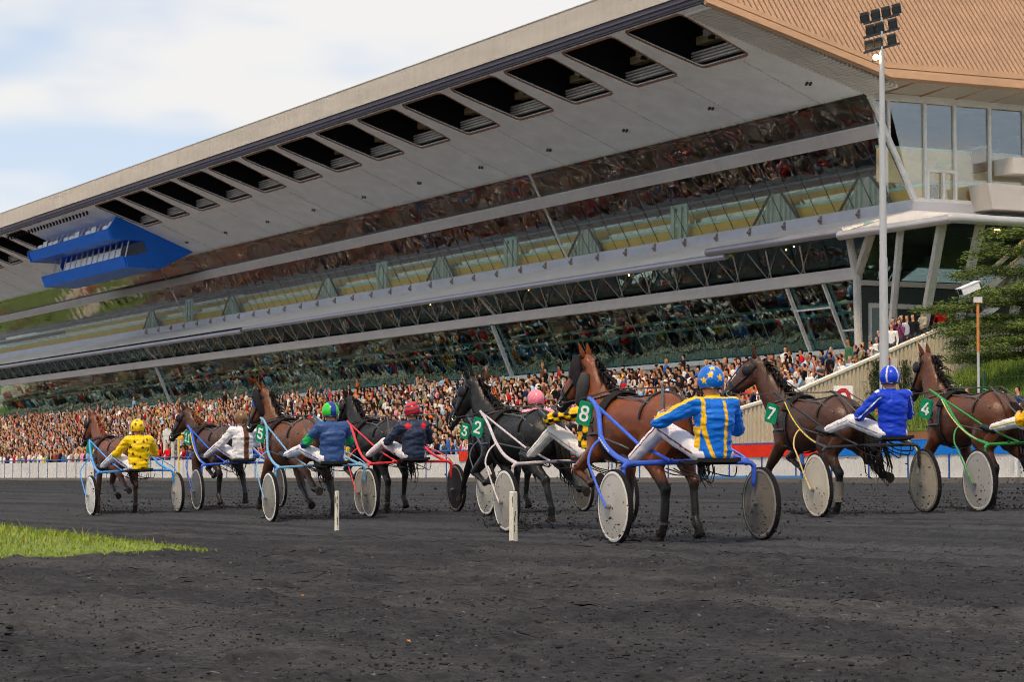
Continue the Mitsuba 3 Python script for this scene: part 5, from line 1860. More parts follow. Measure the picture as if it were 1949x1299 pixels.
    for i_ in range(84):
        q = r.uniform(.08, 1.0)
        p0 = np.array([np.interp(q, qs, [rings[k_][7][a_] for k_ in range(9)]) for a_ in range(3)])
        ly = np.array([-math.sin(ny * q), math.cos(ny * q), 0])
        bk = np.array([-math.cos(ny * q) * math.sin(el), 0, math.cos(el)]) * .5 + np.array([-.55, 0, .1])
        L_ = r.uniform(.07, .17)
        sd_ = r.normal(.0, .5)
        pts_ = [p0 - bk * .05, p0 + bk * L_ * .45 + ly * sd_ * L_ * .3, p0 + bk * L_ * .8 + ly * sd_ * L_ * .8 - UP * L_ * .25, p0 + bk * L_ * 1.05 + ly * sd_ * L_ - UP * L_ * .55]
        vv, ff = tube(pts_, [.022, .020, .012, .003], 5, (1.0, .5))
        mb.add(xf(vv), ff, np.array(mane) * r.uniform(.7, 1.3))
    for i_ in range(8):                               # forelock
        p0 = poll + ez * .08 + ey * r.normal(0, .025)
        pts_ = [p0 - ex * .03, p0 + ex * .08 + ez * .02, p0 + ex * r.uniform(.14, .22) - ez * .01 + ey * r.normal(0, .03)]
        vv, ff = tube(pts_, [.018, .016, .003], 5)
        mb.add(xf(vv), ff, np.array(mane) * r.uniform(.8, 1.2))
    put(K('mane'), mb, 'cloth', smooth=True)
    # tail carried under the driver's seat
    mb = MB()
    for i_ in range(int(52 * tailw)):
        a_, b_ = r.normal(0, .045), r.uniform(.5, 1.0)
        e_ = np.array([-(.22 + .34 * (tailw - .5)) * b_ - r.uniform(0, .10), r.normal(0, .06 * tailw), .80 - .18 * r.random() - .14 * (b_ > .8) * tailw])
        s_ = np.array([.02, a_ * .3, 1.34])
        pts_ = [s_, s_ + [-.11, a_ * .6, -.12], s_ * .45 + e_ * .55 + [-.04, a_, .04], e_ * .8 + s_ * .2 + [-.02, a_, -.08], e_ + [-.02, r.normal(0, .02), -.10 * r.random()]]
        vv, ff = tube(pts_, [.020, .018, .012, .008, .002], 4)
        mb.add(xf(vv), ff, np.array(tail_col) * r.uniform(.7, 1.4))
    put(K('tail'), mb, 'cloth', smooth=True)

    # harness
    def strap(fn, w, col, name_, bsdf='paint', n=40, thick=.012):
        """Flat strap round a body: fn(angle array, off, shift) gives the points."""
        a = np.linspace(0, 2 * PI, n, endpoint=False)
        rg_ = [fn(a, thick * .2, -w / 2), fn(a, thick, -w / 2), fn(a, thick, w / 2), fn(a, thick * .2, w / 2)]
        v_ = np.concatenate(rg_)
        i, j = np.meshgrid(np.arange(3), np.arange(n), indexing='ij')
        q = np.stack([i * n + j, i * n + (j + 1) % n, (i + 1) * n + (j + 1) % n, (i + 1) * n + j], -1).reshape(-1, 4)
        return put(K(name_), (xf(v_), np.vstack([q[:, [0, 1, 2]], q[:, [0, 2, 3]]])), bsdf, col=col, smooth=40)

    strap(lambda a, o, s: tring(1.17 + s, a, o + .012), .085, BLK, 'girth')
    sad = tring(1.17, np.linspace(.15 * PI, .85 * PI, 20), .035)
    vv, ff = tube(sad, .03, 6, (2.2, .9))
    put(K('saddle_pad'), (xf(vv), ff), 'matte', col=lin(34, 33, 35), smooth=40)
    for sg_ in (-1, 1):
        p0 = tring(1.17, np.array([PI / 2 - .12 * sg_]), .06)[0]
        vv, ff = tube([p0, p0 + [0, 0, .05], p0 + [.02, .03 * sg_, .06]], .010, 6)
        put(K('terret'), (xf(vv), ff), 'metal', col=lin(200, 196, 190), smooth=40)
    top = [tring(x, np.array([PI / 2]), .012)[0] for x in np.linspace(.06, 1.17, 9)]
    put(K('back_strap'), (lambda vf: (xf(vf[0]), vf[1]))(tube(top, .012, 6, (1.6, .7))), 'paint', col=LEA, smooth=40)
    for sg_ in (-1, 1):                              # hip strap and breast strap on each side
        a0 = np.linspace(PI / 2, PI / 2 - 1.5 * sg_, 9) if sg_ > 0 else np.linspace(PI / 2, PI / 2 + 1.5, 9)
        pts_ = [tring(.42 + .05 * k_ / 8, np.array([a_]), .014)[0] for k_, a_ in enumerate(a0)]
        put(K('hip_strap'), (lambda vf: (xf(vf[0]), vf[1]))(tube(pts_, .014, 6)), 'paint', col=LEA, smooth=40)
        a_s = -.12 if sg_ > 0 else PI + .12
        pts_ = [tring(x, np.array([a_s]), .016)[0] for x in np.linspace(1.17, 1.62, 8)] + [np.array([1.67, .0, 1.05])]
        put(K('breast_strap'), (lambda vf: (xf(vf[0]), vf[1]))(tube(pts_, .020, 6)), 'paint', col=BLK, smooth=40)
        pts_ = [tring(x, np.array([PI / 2 - .35 * sg_]), .02)[0] for x in np.linspace(.9, 1.17, 5)]
        pts_ = pts_[::-1] + [tring(.5, np.array([PI / 2 - .8 * sg_]), .02)[0], tring(.16, np.array([PI / 2 - 1.2 * sg_]), .02)[0]]
        put(K('trace_strap'), (lambda vf: (xf(vf[0]), vf[1]))(tube(pts_, .010, 5)), 'paint', col=lin(96, 92, 88), smooth=40)
    # bridle
    strap(lambda a, o, s: hring(.44 + s + 0 * a, a, o + .004), .035, BLK, 'noseband', thick=.014)
    strap(lambda a, o, s: hring(.03 + s + .05 * (np.sin(a) < 0) * 0 + 0 * a, a, o + .004), .03, BLK, 'headpiece', thick=.014)
    for sg_ in (-1, 1):
        aa = 0.0 if sg_ > 0 else PI
        pts_ = [hring(np.array(x), np.array(aa), .010) for x in np.linspace(.03, .53, 7)]
        put(K('cheek_strap'), (lambda vf: (xf(vf[0]), vf[1]))(tube(pts_, .013, 5)), 'paint', col=BLK, smooth=40)
        # blinker cup
        bc = hring(np.array(.15), np.array(.30 if sg_ > 0 else PI - .30), .025)
        vv, ff = ico(np.zeros(3), 1.0, 2)
        vv = bc + vv[:, :1] * .075 * ex + vv[:, 1:2] * .022 * (ey * sg_ * .9 + ex * .45) + vv[:, 2:3] * .07 * ez
        put(K('blinker'), (xf(vv), ff), 'paint', col=hood or BLK, smooth=True)
        bit = hring(np.array(.53), np.array(-.2 if sg_ > 0 else PI + .2), .012)
        gg = np.linspace(0, 2 * PI, 13)
        ringp = bit + np.cos(gg)[:, None] * .034 * ex + np.sin(gg)[:, None] * .034 * ez
        put(K('bit_ring'), (lambda vf: (xf(vf[0]), vf[1]))(tube(ringp, .006, 5)), 'metal', col=lin(210, 208, 204), smooth=40)
    over = [hring(np.array(.5), np.array(PI / 2), .015), hring(np.array(.2), np.array(PI / 2), .02), poll + ez * .12, rings[6][7] + UP * .03, tring(1.17, np.array([PI / 2]), .07)[0]]
    put(K('overcheck'), (lambda vf: (xf(vf[0]), vf[1]))(tube(over, .008, 5)), 'paint', col=BLK, smooth=40)
    if 'roll' in extras:                             # thick black cheek rolls
        for sg_ in (-1, 1):
            pts_ = [hring(np.array(.02), np.array(.9 if sg_ > 0 else PI - .9), .05), hring(np.array(.10), np.array(.1 if sg_ > 0 else PI - .1), .06), hring(np.array(.22), np.array(-.8 if sg_ > 0 else PI + .8), .055), hring(np.array(.30), np.array(-1.3 if sg_ > 0 else PI + 1.3), .05)]
            put(K('cheek_roll'), (lambda vf: (xf(vf[0]), vf[1]))(tube(pts_, [.045, .060, .058, .040], 10)), 'cloth', col=lin(40, 40, 43), smooth=True)
    if 'roll2' in extras:
        pts_ = [cen[6] + ey * .12 + UP * .06, cen[6] + ey * .15 - UP * .05, cen[6] + ey * .10 - UP * .16 + ex * .1, cen[6] - UP * .2 + ex * .12]
        put(K('neck_roll'), (lambda vf: (xf(vf[0]), vf[1]))(tube(pts_, [.05, .07, .07, .05], 10)), 'cloth', col=lin(70, 70, 72), smooth=True)
    # leg boots
    if boots:
        for (li, seg_, col_) in boots:
            C, Hf, sg_, fh = hooves[li]
            nm = legs[li]
            if li < 2:
                a1, a2, a3 = FRONT[nm]
                F_ = C - .115 * dirv(a3)
                Kk = F_ - .30 * dirv(a2)
            else:
                F_ = C - .115 * dirv(HIND[nm][4])
                Kk = F_ - .355 * dirv(HIND[nm][3])
            pts_ = [F_ + (Kk - F_) * q for q in (.02, .25, .5, .72)]
            put(K('leg_boot'), (lambda vf: (xf(vf[0]), vf[1]))(tube(pts_, [.062, .056, .055, .058], 12)), 'cloth', col=col_, smooth=40)
    # reins to the driver's hands (given in the team frame), through the terrets
    inv = lambda p: (((np.asarray(p, float) - [HX0, 0, 0]) / HS) - PV) @ RY.T + PV - off
    for sg_, hand in ((1, team['hands'][0]), (-1, team['hands'][1])):
        bit = hring(np.array(.53), np.array(-.2 if sg_ > 0 else PI + .2), .02)
        tq = tring(1.17, np.array([PI / 2 - .16 * sg_]), .085)[0]
        hd = inv(hand)
        m1 = (bit + tq) / 2 - UP * .02 + np.array([0, .06 * sg_, 0])
        m2 = tring(.35, np.array([PI / 2 - .25 * sg_]), .05)[0]
        pts_ = [bit, m1, tq, (tq + m2) / 2 + UP * .0, m2 + UP * .02, hd]
        put(K('rein'), (lambda vf: (xf(vf[0]), vf[1]))(tube(pts_, .009, 5, (1.6, .8))), 'paint', col=lin(72, 68, 66), smooth=40)
    # number cloth hung from the saddle on the left
    if number is not None:
        pc = tring(1.30, np.array([.42]), .055)[0] + np.array([.07, .05, -.03])
        ux = np.array([.90, .40, 0])
        ux /= np.linalg.norm(ux)
        uy = np.array([.08, .10, 1.0])
        uy -= ux * (uy @ ux)
        uy /= np.linalg.norm(uy)
        tilt_ = math.radians(-17)
        ux, uy = ux * math.cos(tilt_) - uy * math.sin(tilt_), ux * math.sin(tilt_) + uy * math.cos(tilt_)
        un = np.cross(uy, ux)
        un = un * np.sign(un[1])
        shp = sg.box(-.060, -.098, .060, .098).buffer(.025, 5)
        m = trimesh.creation.extrude_polygon(shp, .012, engine='earcut')
        vv = np.asarray(m.vertices)
        wv = pc + vv[:, :1] * ux + vv[:, 1:2] * uy + vv[:, 2:3] * un
        nk = K('number_cloth')
        put(nk, (xf(wv), m.faces), 'cloth', col=lin(22, 142, 104), exact=True)
        if number:
            m = meshkit.text_mesh(number, .15, .006, bold=True)
            vv = np.asarray(m.vertices).copy()
            vv[:, :2] -= (vv[:, :2].min(0) + vv[:, :2].max(0)) / 2
            vv[:, 0] *= min(1.0, .12 / max(np.ptp(vv[:, 0]), .01))
            wv = pc - vv[:, :1] * ux + vv[:, 1:2] * uy + (vv[:, 2:3] + .0125) * un
            put(f'{nk}__number', (xf(wv), m.faces), 'cloth', col=lin(236, 240, 236), exact=True)
        vv, ff = tube([pc + uy * .14 - un * .02, tring(1.2, np.array([1.1]), .05)[0], tring(1.17, np.array([PI / 2]), .05)[0]], .016, 6)
        put(K('number_strap'), (xf(vv), ff), 'paint', col=BLK)
    return t


scene['disc'] = {'type': 'twosided', 'bsdf': {'type': 'principled', 'base_color': mikit.proc(
    lambda p, n, uv: mix(_unpack(p, n, uv) * (.80 + .35 * fbm(p.x * 5, p.y * 5, p.z * 5, 3)), (.03, .03, .032), smoothstep(.76, .80, fbm(p.x * 26, p.y * 26, p.z * 26, 2)) * .9)), 'roughness': .5, 'specular': .4}}


def sulky_build(label, W, frame, discs, rims, thin=None, accent=None, lettering=False, bx=-.3, bz=-.08, hs=.9, hx=.40, th=.78, stay=None):
    Wg, cz = W, max(0, bz + .08) * .6
    def W(v):
        v = np.array(v, float)
        v[..., 2] += cz * np.clip((v[..., 2] - .36) / .34, 0, 1)
        return Wg(v)
    t = thing('sulky', label, 'sulky', None)
    K = lambda n_: key_for(f'{t}__{n_}')
    thin = thin or frame
    T_ = lambda pts_, r_, n_, col, sides=9, bsdf='paint', **kw: put(K(n_), (lambda vf: (W(vf[0]), vf[1]))(tube(pts_, np.asarray(r_) * th, sides, **kw)), bsdf, col=col, smooth=40)

    def curve(pts_, n=14):
        p = np.array(pts_, float)
        tt = np.r_[0, np.cumsum(np.linalg.norm(np.diff(p, axis=0), axis=1))]
        from scipy.interpolate import PchipInterpolator
        return PchipInterpolator(tt, p)(np.linspace(0, tt[-1], n))

    g = np.arange(48) * 2 * PI / 48
    for sd, dc, rc_ in ((1, discs[0], rims[0]), (-1, discs[1], rims[1])):
        y = .75 * sd
        rg = lambda rr, yy: np.stack([np.cos(g) * rr, yy + 0 * g, .34 + np.sin(g) * rr], 1)
        wk = K('wheel')
        s_ = sd
        order = 1 if sd > 0 else -1

        def lo(rs):
            vv, ff = loft([rg(a, b) for a, b in rs], caps=False)
            return W(vv), ff
        tyre = [(.318, y - .020), (.328, y - .026), (.338, y - .018), (.340, y), (.338, y + .018), (.328, y + .026), (.318, y + .020)]
        put(f'{wk}__tyre', lo(tyre), 'matte', col=lin(24, 24, 26), smooth=40)
        put(f'{wk}__rim', lo([(.292, y - .026), (.300, y - .030), (.320, y - .024), (.3205, y), (.320, y + .024), (.300, y + .030), (.292, y + .026)]), 'paint', col=rc_, smooth=40)
        put(f'{wk}__disc', lo([(.001, y + .055), (.06, y + .052), (.292, y + .022)]), 'disc', col=dc, smooth=True)
        put(f'{wk}__inner_disc', lo([(.001, y - .055), (.06, y - .052), (.292, y - .022)]), 'disc', col=dc, smooth=True)
        put(f'{wk}__hub', (lambda vf: (W(vf[0]), vf[1]))(tube([(0, y - .095, .34), (0, y + .095, .34)], .022, 10)), 'metal', col=lin(150, 150, 150), smooth=40)
        # frame on this side
        T_(curve([(-.0, .52 * sd, .728), (-.01, .62 * sd, .724), (-.015, .668 * sd, .69), (0, .672 * sd, .55), (0, .672 * sd, .33)]), np.interp(np.linspace(0, 1, 14), [0, .5, 1], [.024, .026, .019]), 'inner_fork', frame)
        T_(curve([(.72, .555 * sd, .955), (.56, .72 * sd, .86), (.34, .84 * sd, .70), (.12, .845 * sd, .46), (0, .84 * sd, .335)]), .0125, 'outer_stay', stay or thin)
        T_(curve([(0, .60 * sd, .725), (.11, .60 * sd, .75), (.40, .575 * sd, .82), (.74, .53 * sd, .97), (.03 + hx + .77 * hs, .455 * sd, 1.29 * hs), (.02 + hx + 1.17 * hs, .40 * hs * sd, 1.43 * hs)], 18), np.interp(np.linspace(0, 1, 18), [0, .1, 1], [.034, .028, .020]), 'shaft', frame)
        T_([(hx + 1.17 * hs, .415 * hs * sd, 1.43 * hs), (.42, .30 * sd, .905), (-.12, .24 * sd, .745)], .017, 'brace', thin)
        if accent is not None:
            T_(curve([(.24, .612 * sd, .79), (.74, .555 * sd, .977), (.03 + hx + .77 * hs, .478 * sd, 1.30 * hs)], 10), .010, 'stripe', accent, 6)
        T_([(.74 , .53 * sd, .97), (1.0 + bx, .43 * sd, .90), (.96 + bx, .36 * sd, .86)], .014, 'foot_rest', lin(60, 60, 64))
        vv, ff = ico(np.array([.36, .29 * sd, .885]), (.05, .04, .035), 2)
        put(K('knee_clamp'), (W(vv), ff), 'paint', col=lin(52, 54, 58), smooth=True)
    T_(curve([(0, .60, .725), (.0, .3, .733), (0, 0, .736), (0, -.3, .733), (0, -.60, .725)]), .026, 'crossbar', frame)
    m = trimesh.creation.box([.34, .40, .035])
    m = m.subdivide_to_size(.06)
    v = np.asarray(m.vertices).copy()
    v[:, 2] += .805 + .10 * np.clip(np.abs(v[:, 1]) - .08, 0, 1) ** 1.5 * 2 + np.where(v[:, 0] < -.1, .02, 0)
    v[:, 0] += bx - .02
    v[:, 2] += bz - cz
    put(K('seat'), (W(v), m.faces), 'matte', col=lin(32, 32, 34), smooth=40)
    for sd in (-1, 1):
        T_([(0, .10 * sd, .735), (bx * .6, .11 * sd, .725), (bx - .1, .12 * sd, .725 + .0)], .018, 'seat_post', lin(40, 40, 44))
    mb = MB()
    rr = np.random.default_rng(len(label))
    W0 = W
    W = lambda v: W0(np.asarray(v, float) + [bx, 0, min(bz, -.03)])
    for i_ in range(5):
        y0 = rr.uniform(-.3, .2)
        vv, ff = tube(curve([(-.03, y0, .77), (-.06, y0 + .05, .66 + rr.uniform(-.04, .04)), (-.04, y0 + rr.uniform(.15, .3), .70), (-.02, y0 + .35, .76)], 10), .006, 5)
        mb.add(W(vv), ff, lin(40, 40, 42))
    put(K('trailing_strap'), mb, 'matte', smooth=True)
    W = W0
    if lettering:                                    # small unreadable white marks on the left shaft
        mb = MB()
        for i_ in range(7):
            x = .46 + .045 * i_
            z = np.interp(x, [.40, .74], [.82, .97])
            y_ = np.interp(x, [.40, .74], [.575, .53])
            v = np.array([(x + a_, y_ + .027, z + .42 * a_ + b_) for a_, b_ in ((-.018, -.012), (.018, -.012), (.014, .012), (-.018, .012))])
            mb.add(W(v), [[0, 1, 2, 3]], lin(230, 234, 240))
        put(f'{t}__lettering', mb, 'paint')
    return t


def seg_param(c, p, q):
    t = np.clip(((c - p) @ (q - p)) / ((q - p) @ (q - p)), 0, 1)
    return t, np.linalg.norm(c - (p + t[:, None] * (q - p)), axis=1)


def driver_build(team, label, W, jacket, trousers, stripe, helmet, seed, lean=0.0, skin=lin(206, 150, 122), boots=lin(24, 24, 26), fine=.018):
    """jacket / helmet: functions from local points to colours."""
    t = thing('person', label, 'person', None)
    K = lambda n_: key_for(f'{t}__{n_}')
    Hl, Hr = (np.asarray(h, float) for h in team['hands'])
    ox = team.get('bodyx', 0.0)
    hip = np.array([-.03 + ox, 0, .92])
    chest = np.array([-.075 + ox - lean, 0, 1.22])
    neck = np.array([-.045 + ox - lean, 0, 1.395])
    head = np.array([-.01 + ox - lean, .0, 1.515])
    arms = {}
    for sd, Hd, el in ((1, Hl, team['elbows'][0]), (-1, Hr, team['elbows'][1])):
        arms[sd] = (np.array([-.06 + ox - lean, .185 * sd, 1.325]), np.asarray(el, float), Hd)
    legs = {}
    for sd in (1, -1):
        legs[sd] = (np.array([.0 + ox, .10 * sd, .895]), np.array([.45, .26 * sd, team['knee']]), np.array([.84, .385 * sd, team['ankle']]), np.array([.97, .405 * sd, team['ankle'] + .02]))
    B = [(hip, (.115, .155, .10), chest, (.115, .165, .12)), (chest, (.11, .16, .11), neck - [0, 0, .05], (.07, .09, .05)), (neck, .055, head - [0, 0, .03], .055), (head, (.095, .075, .105), head + [.015, 0, -.05], (.08, .065, .075)), (head + [.09, 0, -.02], .02, head + [.105, 0, -.04], .016)]
    for sd in (1, -1):
        S, E, Hd = arms[sd]
        B += [(chest + [0, .09 * sd, .09], .08, S, .062), (S, .055, E, .044), (E, .042, Hd - (Hd - E) * .12, .030)]
        d = (Hd - E) / np.linalg.norm(Hd - E)
        lat = np.array([0, -sd, 0.0])
        B += [(Hd - d * .02, .034, Hd + d * .045, .036)]
        for i_, (ln, up_) in enumerate(((.036, .030), (.042, .012), (.038, -.008), (.028, -.026))):      # fingers curled round the rein
            k0 = Hd + d * .05 + UP * up_
            k1 = k0 + d * ln * .55 + lat * .014
            k2 = k1 + lat * .026 - d * .012
            B += [(k0, .0105, k1, .0095), (k1, .0095, k2, .0085)]
        th0 = Hd + UP * .034 + d * .005
        B += [(th0, .0125, th0 + d * .04 + lat * .018 + UP * .006, .0095)]
        hp_, kn, an, toe = legs[sd]
        B += [(hp_, .095, kn, .062), (kn, .058, an, .040), (an, .036, an + (toe - an) * .2, .030)]
    body = union_mesh(hull_chain(B, 10), .035, 3)
    put(K('body'), (W(np.asarray(body.vertices)), body.faces), 'cloth', col=skin, smooth=True)
    # jacket
    JB = [(hip + [0, 0, -.07], (.150, .182, .06), hip + [-.01, 0, .10], (.150, .182, .10)), (hip + [-.01, 0, .10], (.15, .182, .10), chest, (.150, .196, .13)), (chest, (.148, .194, .13), chest + [.005, 0, .11], (.115, .165, .08)), (neck - [.0, 0, .02], (.075, .08, .04), neck + [.005, 0, .015], (.068, .07, .02))]
    AR = []
    for sd in (1, -1):
        S, E, Hd = arms[sd]
        ce = Hd - (Hd - E) / np.linalg.norm(Hd - E) * .05
        JB += [(chest + [0, .10 * sd, .08], .105, S, .086), (S, .084, S + (E - S) * .5, .078), (S + (E - S) * .5, .076, E, .070), (E, .068, ce, .046)]
        AR.append((S, E, ce))
    jm = union_mesh(hull_chain(JB, 16), fine, 6)
    v0 = v = np.asarray(jm.vertices)
    rs = np.random.default_rng(seed)
    o_ = rs.uniform(0, 50, 3)
    w1 = meshkit.fbm(v * [9, 6, 20] + o_, 3, 2) - .5
    w2 = np.abs(meshkit.noise(v * [7, 5, 15] + o_ * 2, 7) - .5)
    vd = v + jm.vertex_normals * (w1 * .034 - w2 * .030)[:, None]
    d_arm = np.full(len(v), 9.0)
    t_arm = np.zeros(len(v))
    side = np.zeros(len(v))
    top = np.zeros(len(v))
    for sd, (S, E, ce) in zip((1, -1), AR):
        for (p, q, t0) in ((S, E, 0), (E, ce, 1)):
            tt, dd = seg_param(v, p, q)
            ax_ = p + tt[:, None] * (q - p)
            rad = (v - ax_) / (np.linalg.norm(v - ax_, axis=1, keepdims=True) + 1e-9)
            tp = rad @ np.array([-.35, .5 * sd, .8]) / math.sqrt(.35 ** 2 + .25 + .64)
            hit = dd < d_arm
            d_arm = np.where(hit, dd, d_arm)
            t_arm = np.where(hit, t0 + tt, t_arm)
            side = np.where(hit, sd, side)
            top = np.where(hit, tp, top)
    is_arm = (d_arm < .102) & ((np.abs(v[:, 1]) > .20) | (t_arm > .75) | (v[:, 0] > .13 + ox))
    col = jacket(dict(x=v[:, 0] - ox, y=v[:, 1], z=v[:, 2], arm=is_arm, t=t_arm, top=top, side=side, seed=seed))
    scene[K('jacket')] = mikit.ply((W(vd), jm.faces), 'silk', smooth=True, color=np.clip(col, 0, 1))
    # trousers
    TB = [(hip + [0, 0, -.03], (.125, .165, .085), hip + [.02, 0, .03], (.12, .16, .08))]
    for sd in (1, -1):
        hp_, kn, an, toe = legs[sd]
        TB += [(hp_ + [-.03, 0, -.01], (.105, .10, .09), hp_ + (kn - hp_) * .5, .092), (hp_ + (kn - hp_) * .5, .092, kn, .078), (kn, .076, kn + (an - kn) * .5, .066), (kn + (an - kn) * .5, .064, an + (kn - an) * .06, .056)]
    tm = union_mesh(hull_chain(TB, 14), .022, 5)
    v = np.asarray(tm.vertices)
    v = v + tm.vertex_normals * ((meshkit.fbm(v * [16, 16, 16] + o_, 3, 4) - .5) * .020)[:, None]
    c = np.tile(np.array(trousers), (len(v), 1))
    if stripe is not None:
        for sd in (1, -1):
            hp_, kn, an, toe = legs[sd]
            for p, q in ((hp_, kn), (kn, an)):
                tt, dd = seg_param(v, p, q)
                rad = v - (p + tt[:, None] * (q - p))
                ax_ = (q - p) / np.linalg.norm(q - p)
                n1 = np.array([0, sd, 0]) - ax_ * ax_[1] * sd
                n1 /= np.linalg.norm(n1)
                n2 = np.cross(ax_, n1)
                ph = np.arctan2(rad @ n2 * sd * -1, rad @ n1)
                on = (rad @ n1 > 0) & (tt > .01) & (tt < .99)
                for col_, lo_, hi_ in stripe:
                    c[on & (ph > lo_) & (ph < hi_)] = col_
    mud = meshkit.noise(v * 34 + o_, 5) > .93
    c[mud] *= .35
    scene[K('trousers')] = mikit.ply((W(v), tm.faces), 'silk', smooth=True, color=np.clip(c, 0, 1))
    for sd in (1, -1):
        hp_, kn, an, toe = legs[sd]
        bm = union_mesh(hull_chain([(an + (kn - an) * .16, .052, an, .050), (an + [-.03, 0, -.03], .045, toe + [.0, 0, -.01], .040), (toe, .040, toe + [.07, 0, .0], .034)], 12), .03, 3)
        put(K('boot'), (W(np.asarray(bm.vertices)), bm.faces), 'paint', col=boots, smooth=True)
    # helmet with goggle strap
    vv, ff = ico(np.zeros(3), 1.0, 4)
    keep = (vv[ff].mean(1)[:, 2] > -.62) & ~((vv[ff].mean(1)[:, 0] > .55) & (vv[ff].mean(1)[:, 2] < .05))
    ff = ff[keep]
    hv = head + [-.012, 0, .04] + vv * [.142, .116, .132]
    hl = hv - head - [-.012, 0, .045]
    scene[K('helmet')] = mikit.ply((W(hv), ff), 'gloss', smooth=True, color=np.clip(helmet(vv), 0, 1))
    a = np.linspace(0, 2 * PI, 40)
    sp = head + [-.012, 0, .045] + np.stack([np.cos(a) * .142, np.sin(a) * .122, -.052 + 0 * a], 1)
    put(K('helmet_edge'), (lambda vf: (W(vf[0]), vf[1]))(tube(np.stack([head[0] - .012 + np.cos(a) * .116, np.sin(a) * .093, head[2] + .04 - .081 + 0 * a], 1), .010, 6)), 'paint', col=lin(24, 24, 28), smooth=40)
    put(K('chin_strap'), (lambda vf: (W(vf[0]), vf[1]))(tube([head + [0, .088, -.03], head + [.04, .07, -.11], head + [.06, 0, -.125], head + [.04, -.07, -.11], head + [0, -.088, -.03]], .008, 5)), 'paint', col=lin(24, 24, 28))
    return t


# ------------- colours of the silks
def base(v, c):
    return np.tile(np.array(c), (len(v), 1))


def j8(m):
    B_, Y_ = lin(6, 112, 220), lin(252, 198, 14)
    c = base(m['y'], B_)
    y, z, x = m['y'], m['z'], m['x']
    left = np.where(z > 1.14, .152, .045 + .107 * np.clip((z - .84) / .30, 0, 1) ** .7)
    on = ~m['arm'] & (x < .04) & (((np.abs(y + .055) < .017) & (z < 1.36)) | (np.abs(y - left) < .017) | ((z < 1.13) & (np.abs(y - (.182 - (1.13 - z) * -.02)) < .018)) | ((z < 1.04) & (np.abs(y + .176) < .016)) | (z > 1.385))
    on |= m['arm'] & (m['top'] > .91) & (m['t'] < 1.96)
    c[on] = Y_
    return c


def jy(m):
    c = base(m['y'], lin(248, 206, 8))
    r = np.random.default_rng(3)
    for cy_, cz_ in ((.10, 1.30), (-.12, 1.33), (-.02, 1.20), (.13, 1.10), (-.14, 1.16), (.02, 1.04), (-.10, .98), (.11, .92), (-.02, .86), (.17, 1.22), (-.17, .88), (-.05, 1.30)):
        c[~m['arm'] & (m['x'] < .03) & star(m['y'], m['z'], cy_, cz_, .038)] = lin(20, 20, 22)
    for sd in (1, -1):
        for tc in (.35, .85, 1.4):
            c[m['arm'] & (m['side'] == sd) & (np.abs(m['t'] - tc) < .07) & (m['top'] > .95)] = lin(20, 20, 22)
    return c


def j11(m):
    c = base(m['y'], lin(232, 230, 234))
    c[~m['arm'] & (np.abs(m['y'] + .03) < .048) & (m['x'] < 0)] = lin(98, 58, 34)
    return c


def j5(m):
    c = base(m['y'], lin(54, 84, 140))
    c[m['arm'] & (m['t'] > .50) & (m['t'] < .92)] = lin(30, 168, 92)
    return c


def jr(m):
    c = base(m['y'], lin(46, 58, 84))
    dm = (np.abs(np.abs(m['y']) - .125) / .055 + np.abs(m['z'] - 1.325) / .06 < 1) & (m['x'] < .0)
    c[dm] = lin(214, 38, 48)
    return c


def j2(m):
    k = (np.floor(m['t'] * 5.2).astype(int) + (m['top'] > .55) + (m['top'] > -.1)) % 2 == 0
    kb = (np.floor(m['y'] / .085).astype(int) + np.floor(m['z'] / .085).astype(int)) % 2 == 0
    on = np.where(m['arm'], k, kb)
    c = base(m['y'], lin(22, 22, 24))
    c[on] = lin(244, 190, 16)
    return c


def j7(m):
    c = base(m['y'], lin(16, 62, 206))
    on = m['arm'] & ((m['top'] > .93) | (m['top'] < .30) & (m['top'] > .14)) & (m['t'] < 1.93)
    c[on] = lin(226, 230, 240)
    return c


def plain(col):
    return lambda m: base(m['y'], col)


def h_plain(col):
    return lambda v: base(v, col)


def h_stars(bg, fg, sc=.34):
    def fn(v):
        c = base(v, bg)
        for cy_, cz_, back in ((-.18, .10, 1), (.55, .30, 1), (-.75, .35, 1), (.25, .78, 1), (.9, -.1, 1), (-.35, .85, 0)):
            n0 = np.array([-math.sqrt(max(0, 1 - min(1, cy_ ** 2 + cz_ ** 2))), cy_, cz_])
            n0 /= np.linalg.norm(n0)
            e1 = np.cross([0, 0, 1.0], n0)
            e1 /= np.linalg.norm(e1)
            e2 = np.cross(n0, e1)
            c[(v @ n0 > .6) & star(v @ e1, v @ e2, 0, 0, sc)] = fg
        return c
    return fn


def h_stripes(bg, fg, n=4, w=.16, ph=0.0):
    def fn(v):
        c = base(v, bg)
        a = np.arctan2(v[:, 1], -v[:, 0]) + ph
        rr = np.hypot(v[:, 0], v[:, 1])
        k = np.abs(((a / (2 * PI / n)) + .5) % 1 - .5) * 2 * PI / n
        c[k * np.maximum(rr, .25) < w / 2] = fg
        return c
    return fn


def h_segments(a_, b_):
    def fn(v):
        c = base(v, a_)
        c[np.abs(v[:, 1]) > .38] = b_
        c[v[:, 2] < -.45] = a_
        return c
    return fn


def h_rings(a_, b_):
    def fn(v):
        c = base(v, a_)
        c[(np.floor((v[:, 2] + v[:, 1] * .25) * 6) % 3 == 0)] = b_
        return c
    return fn


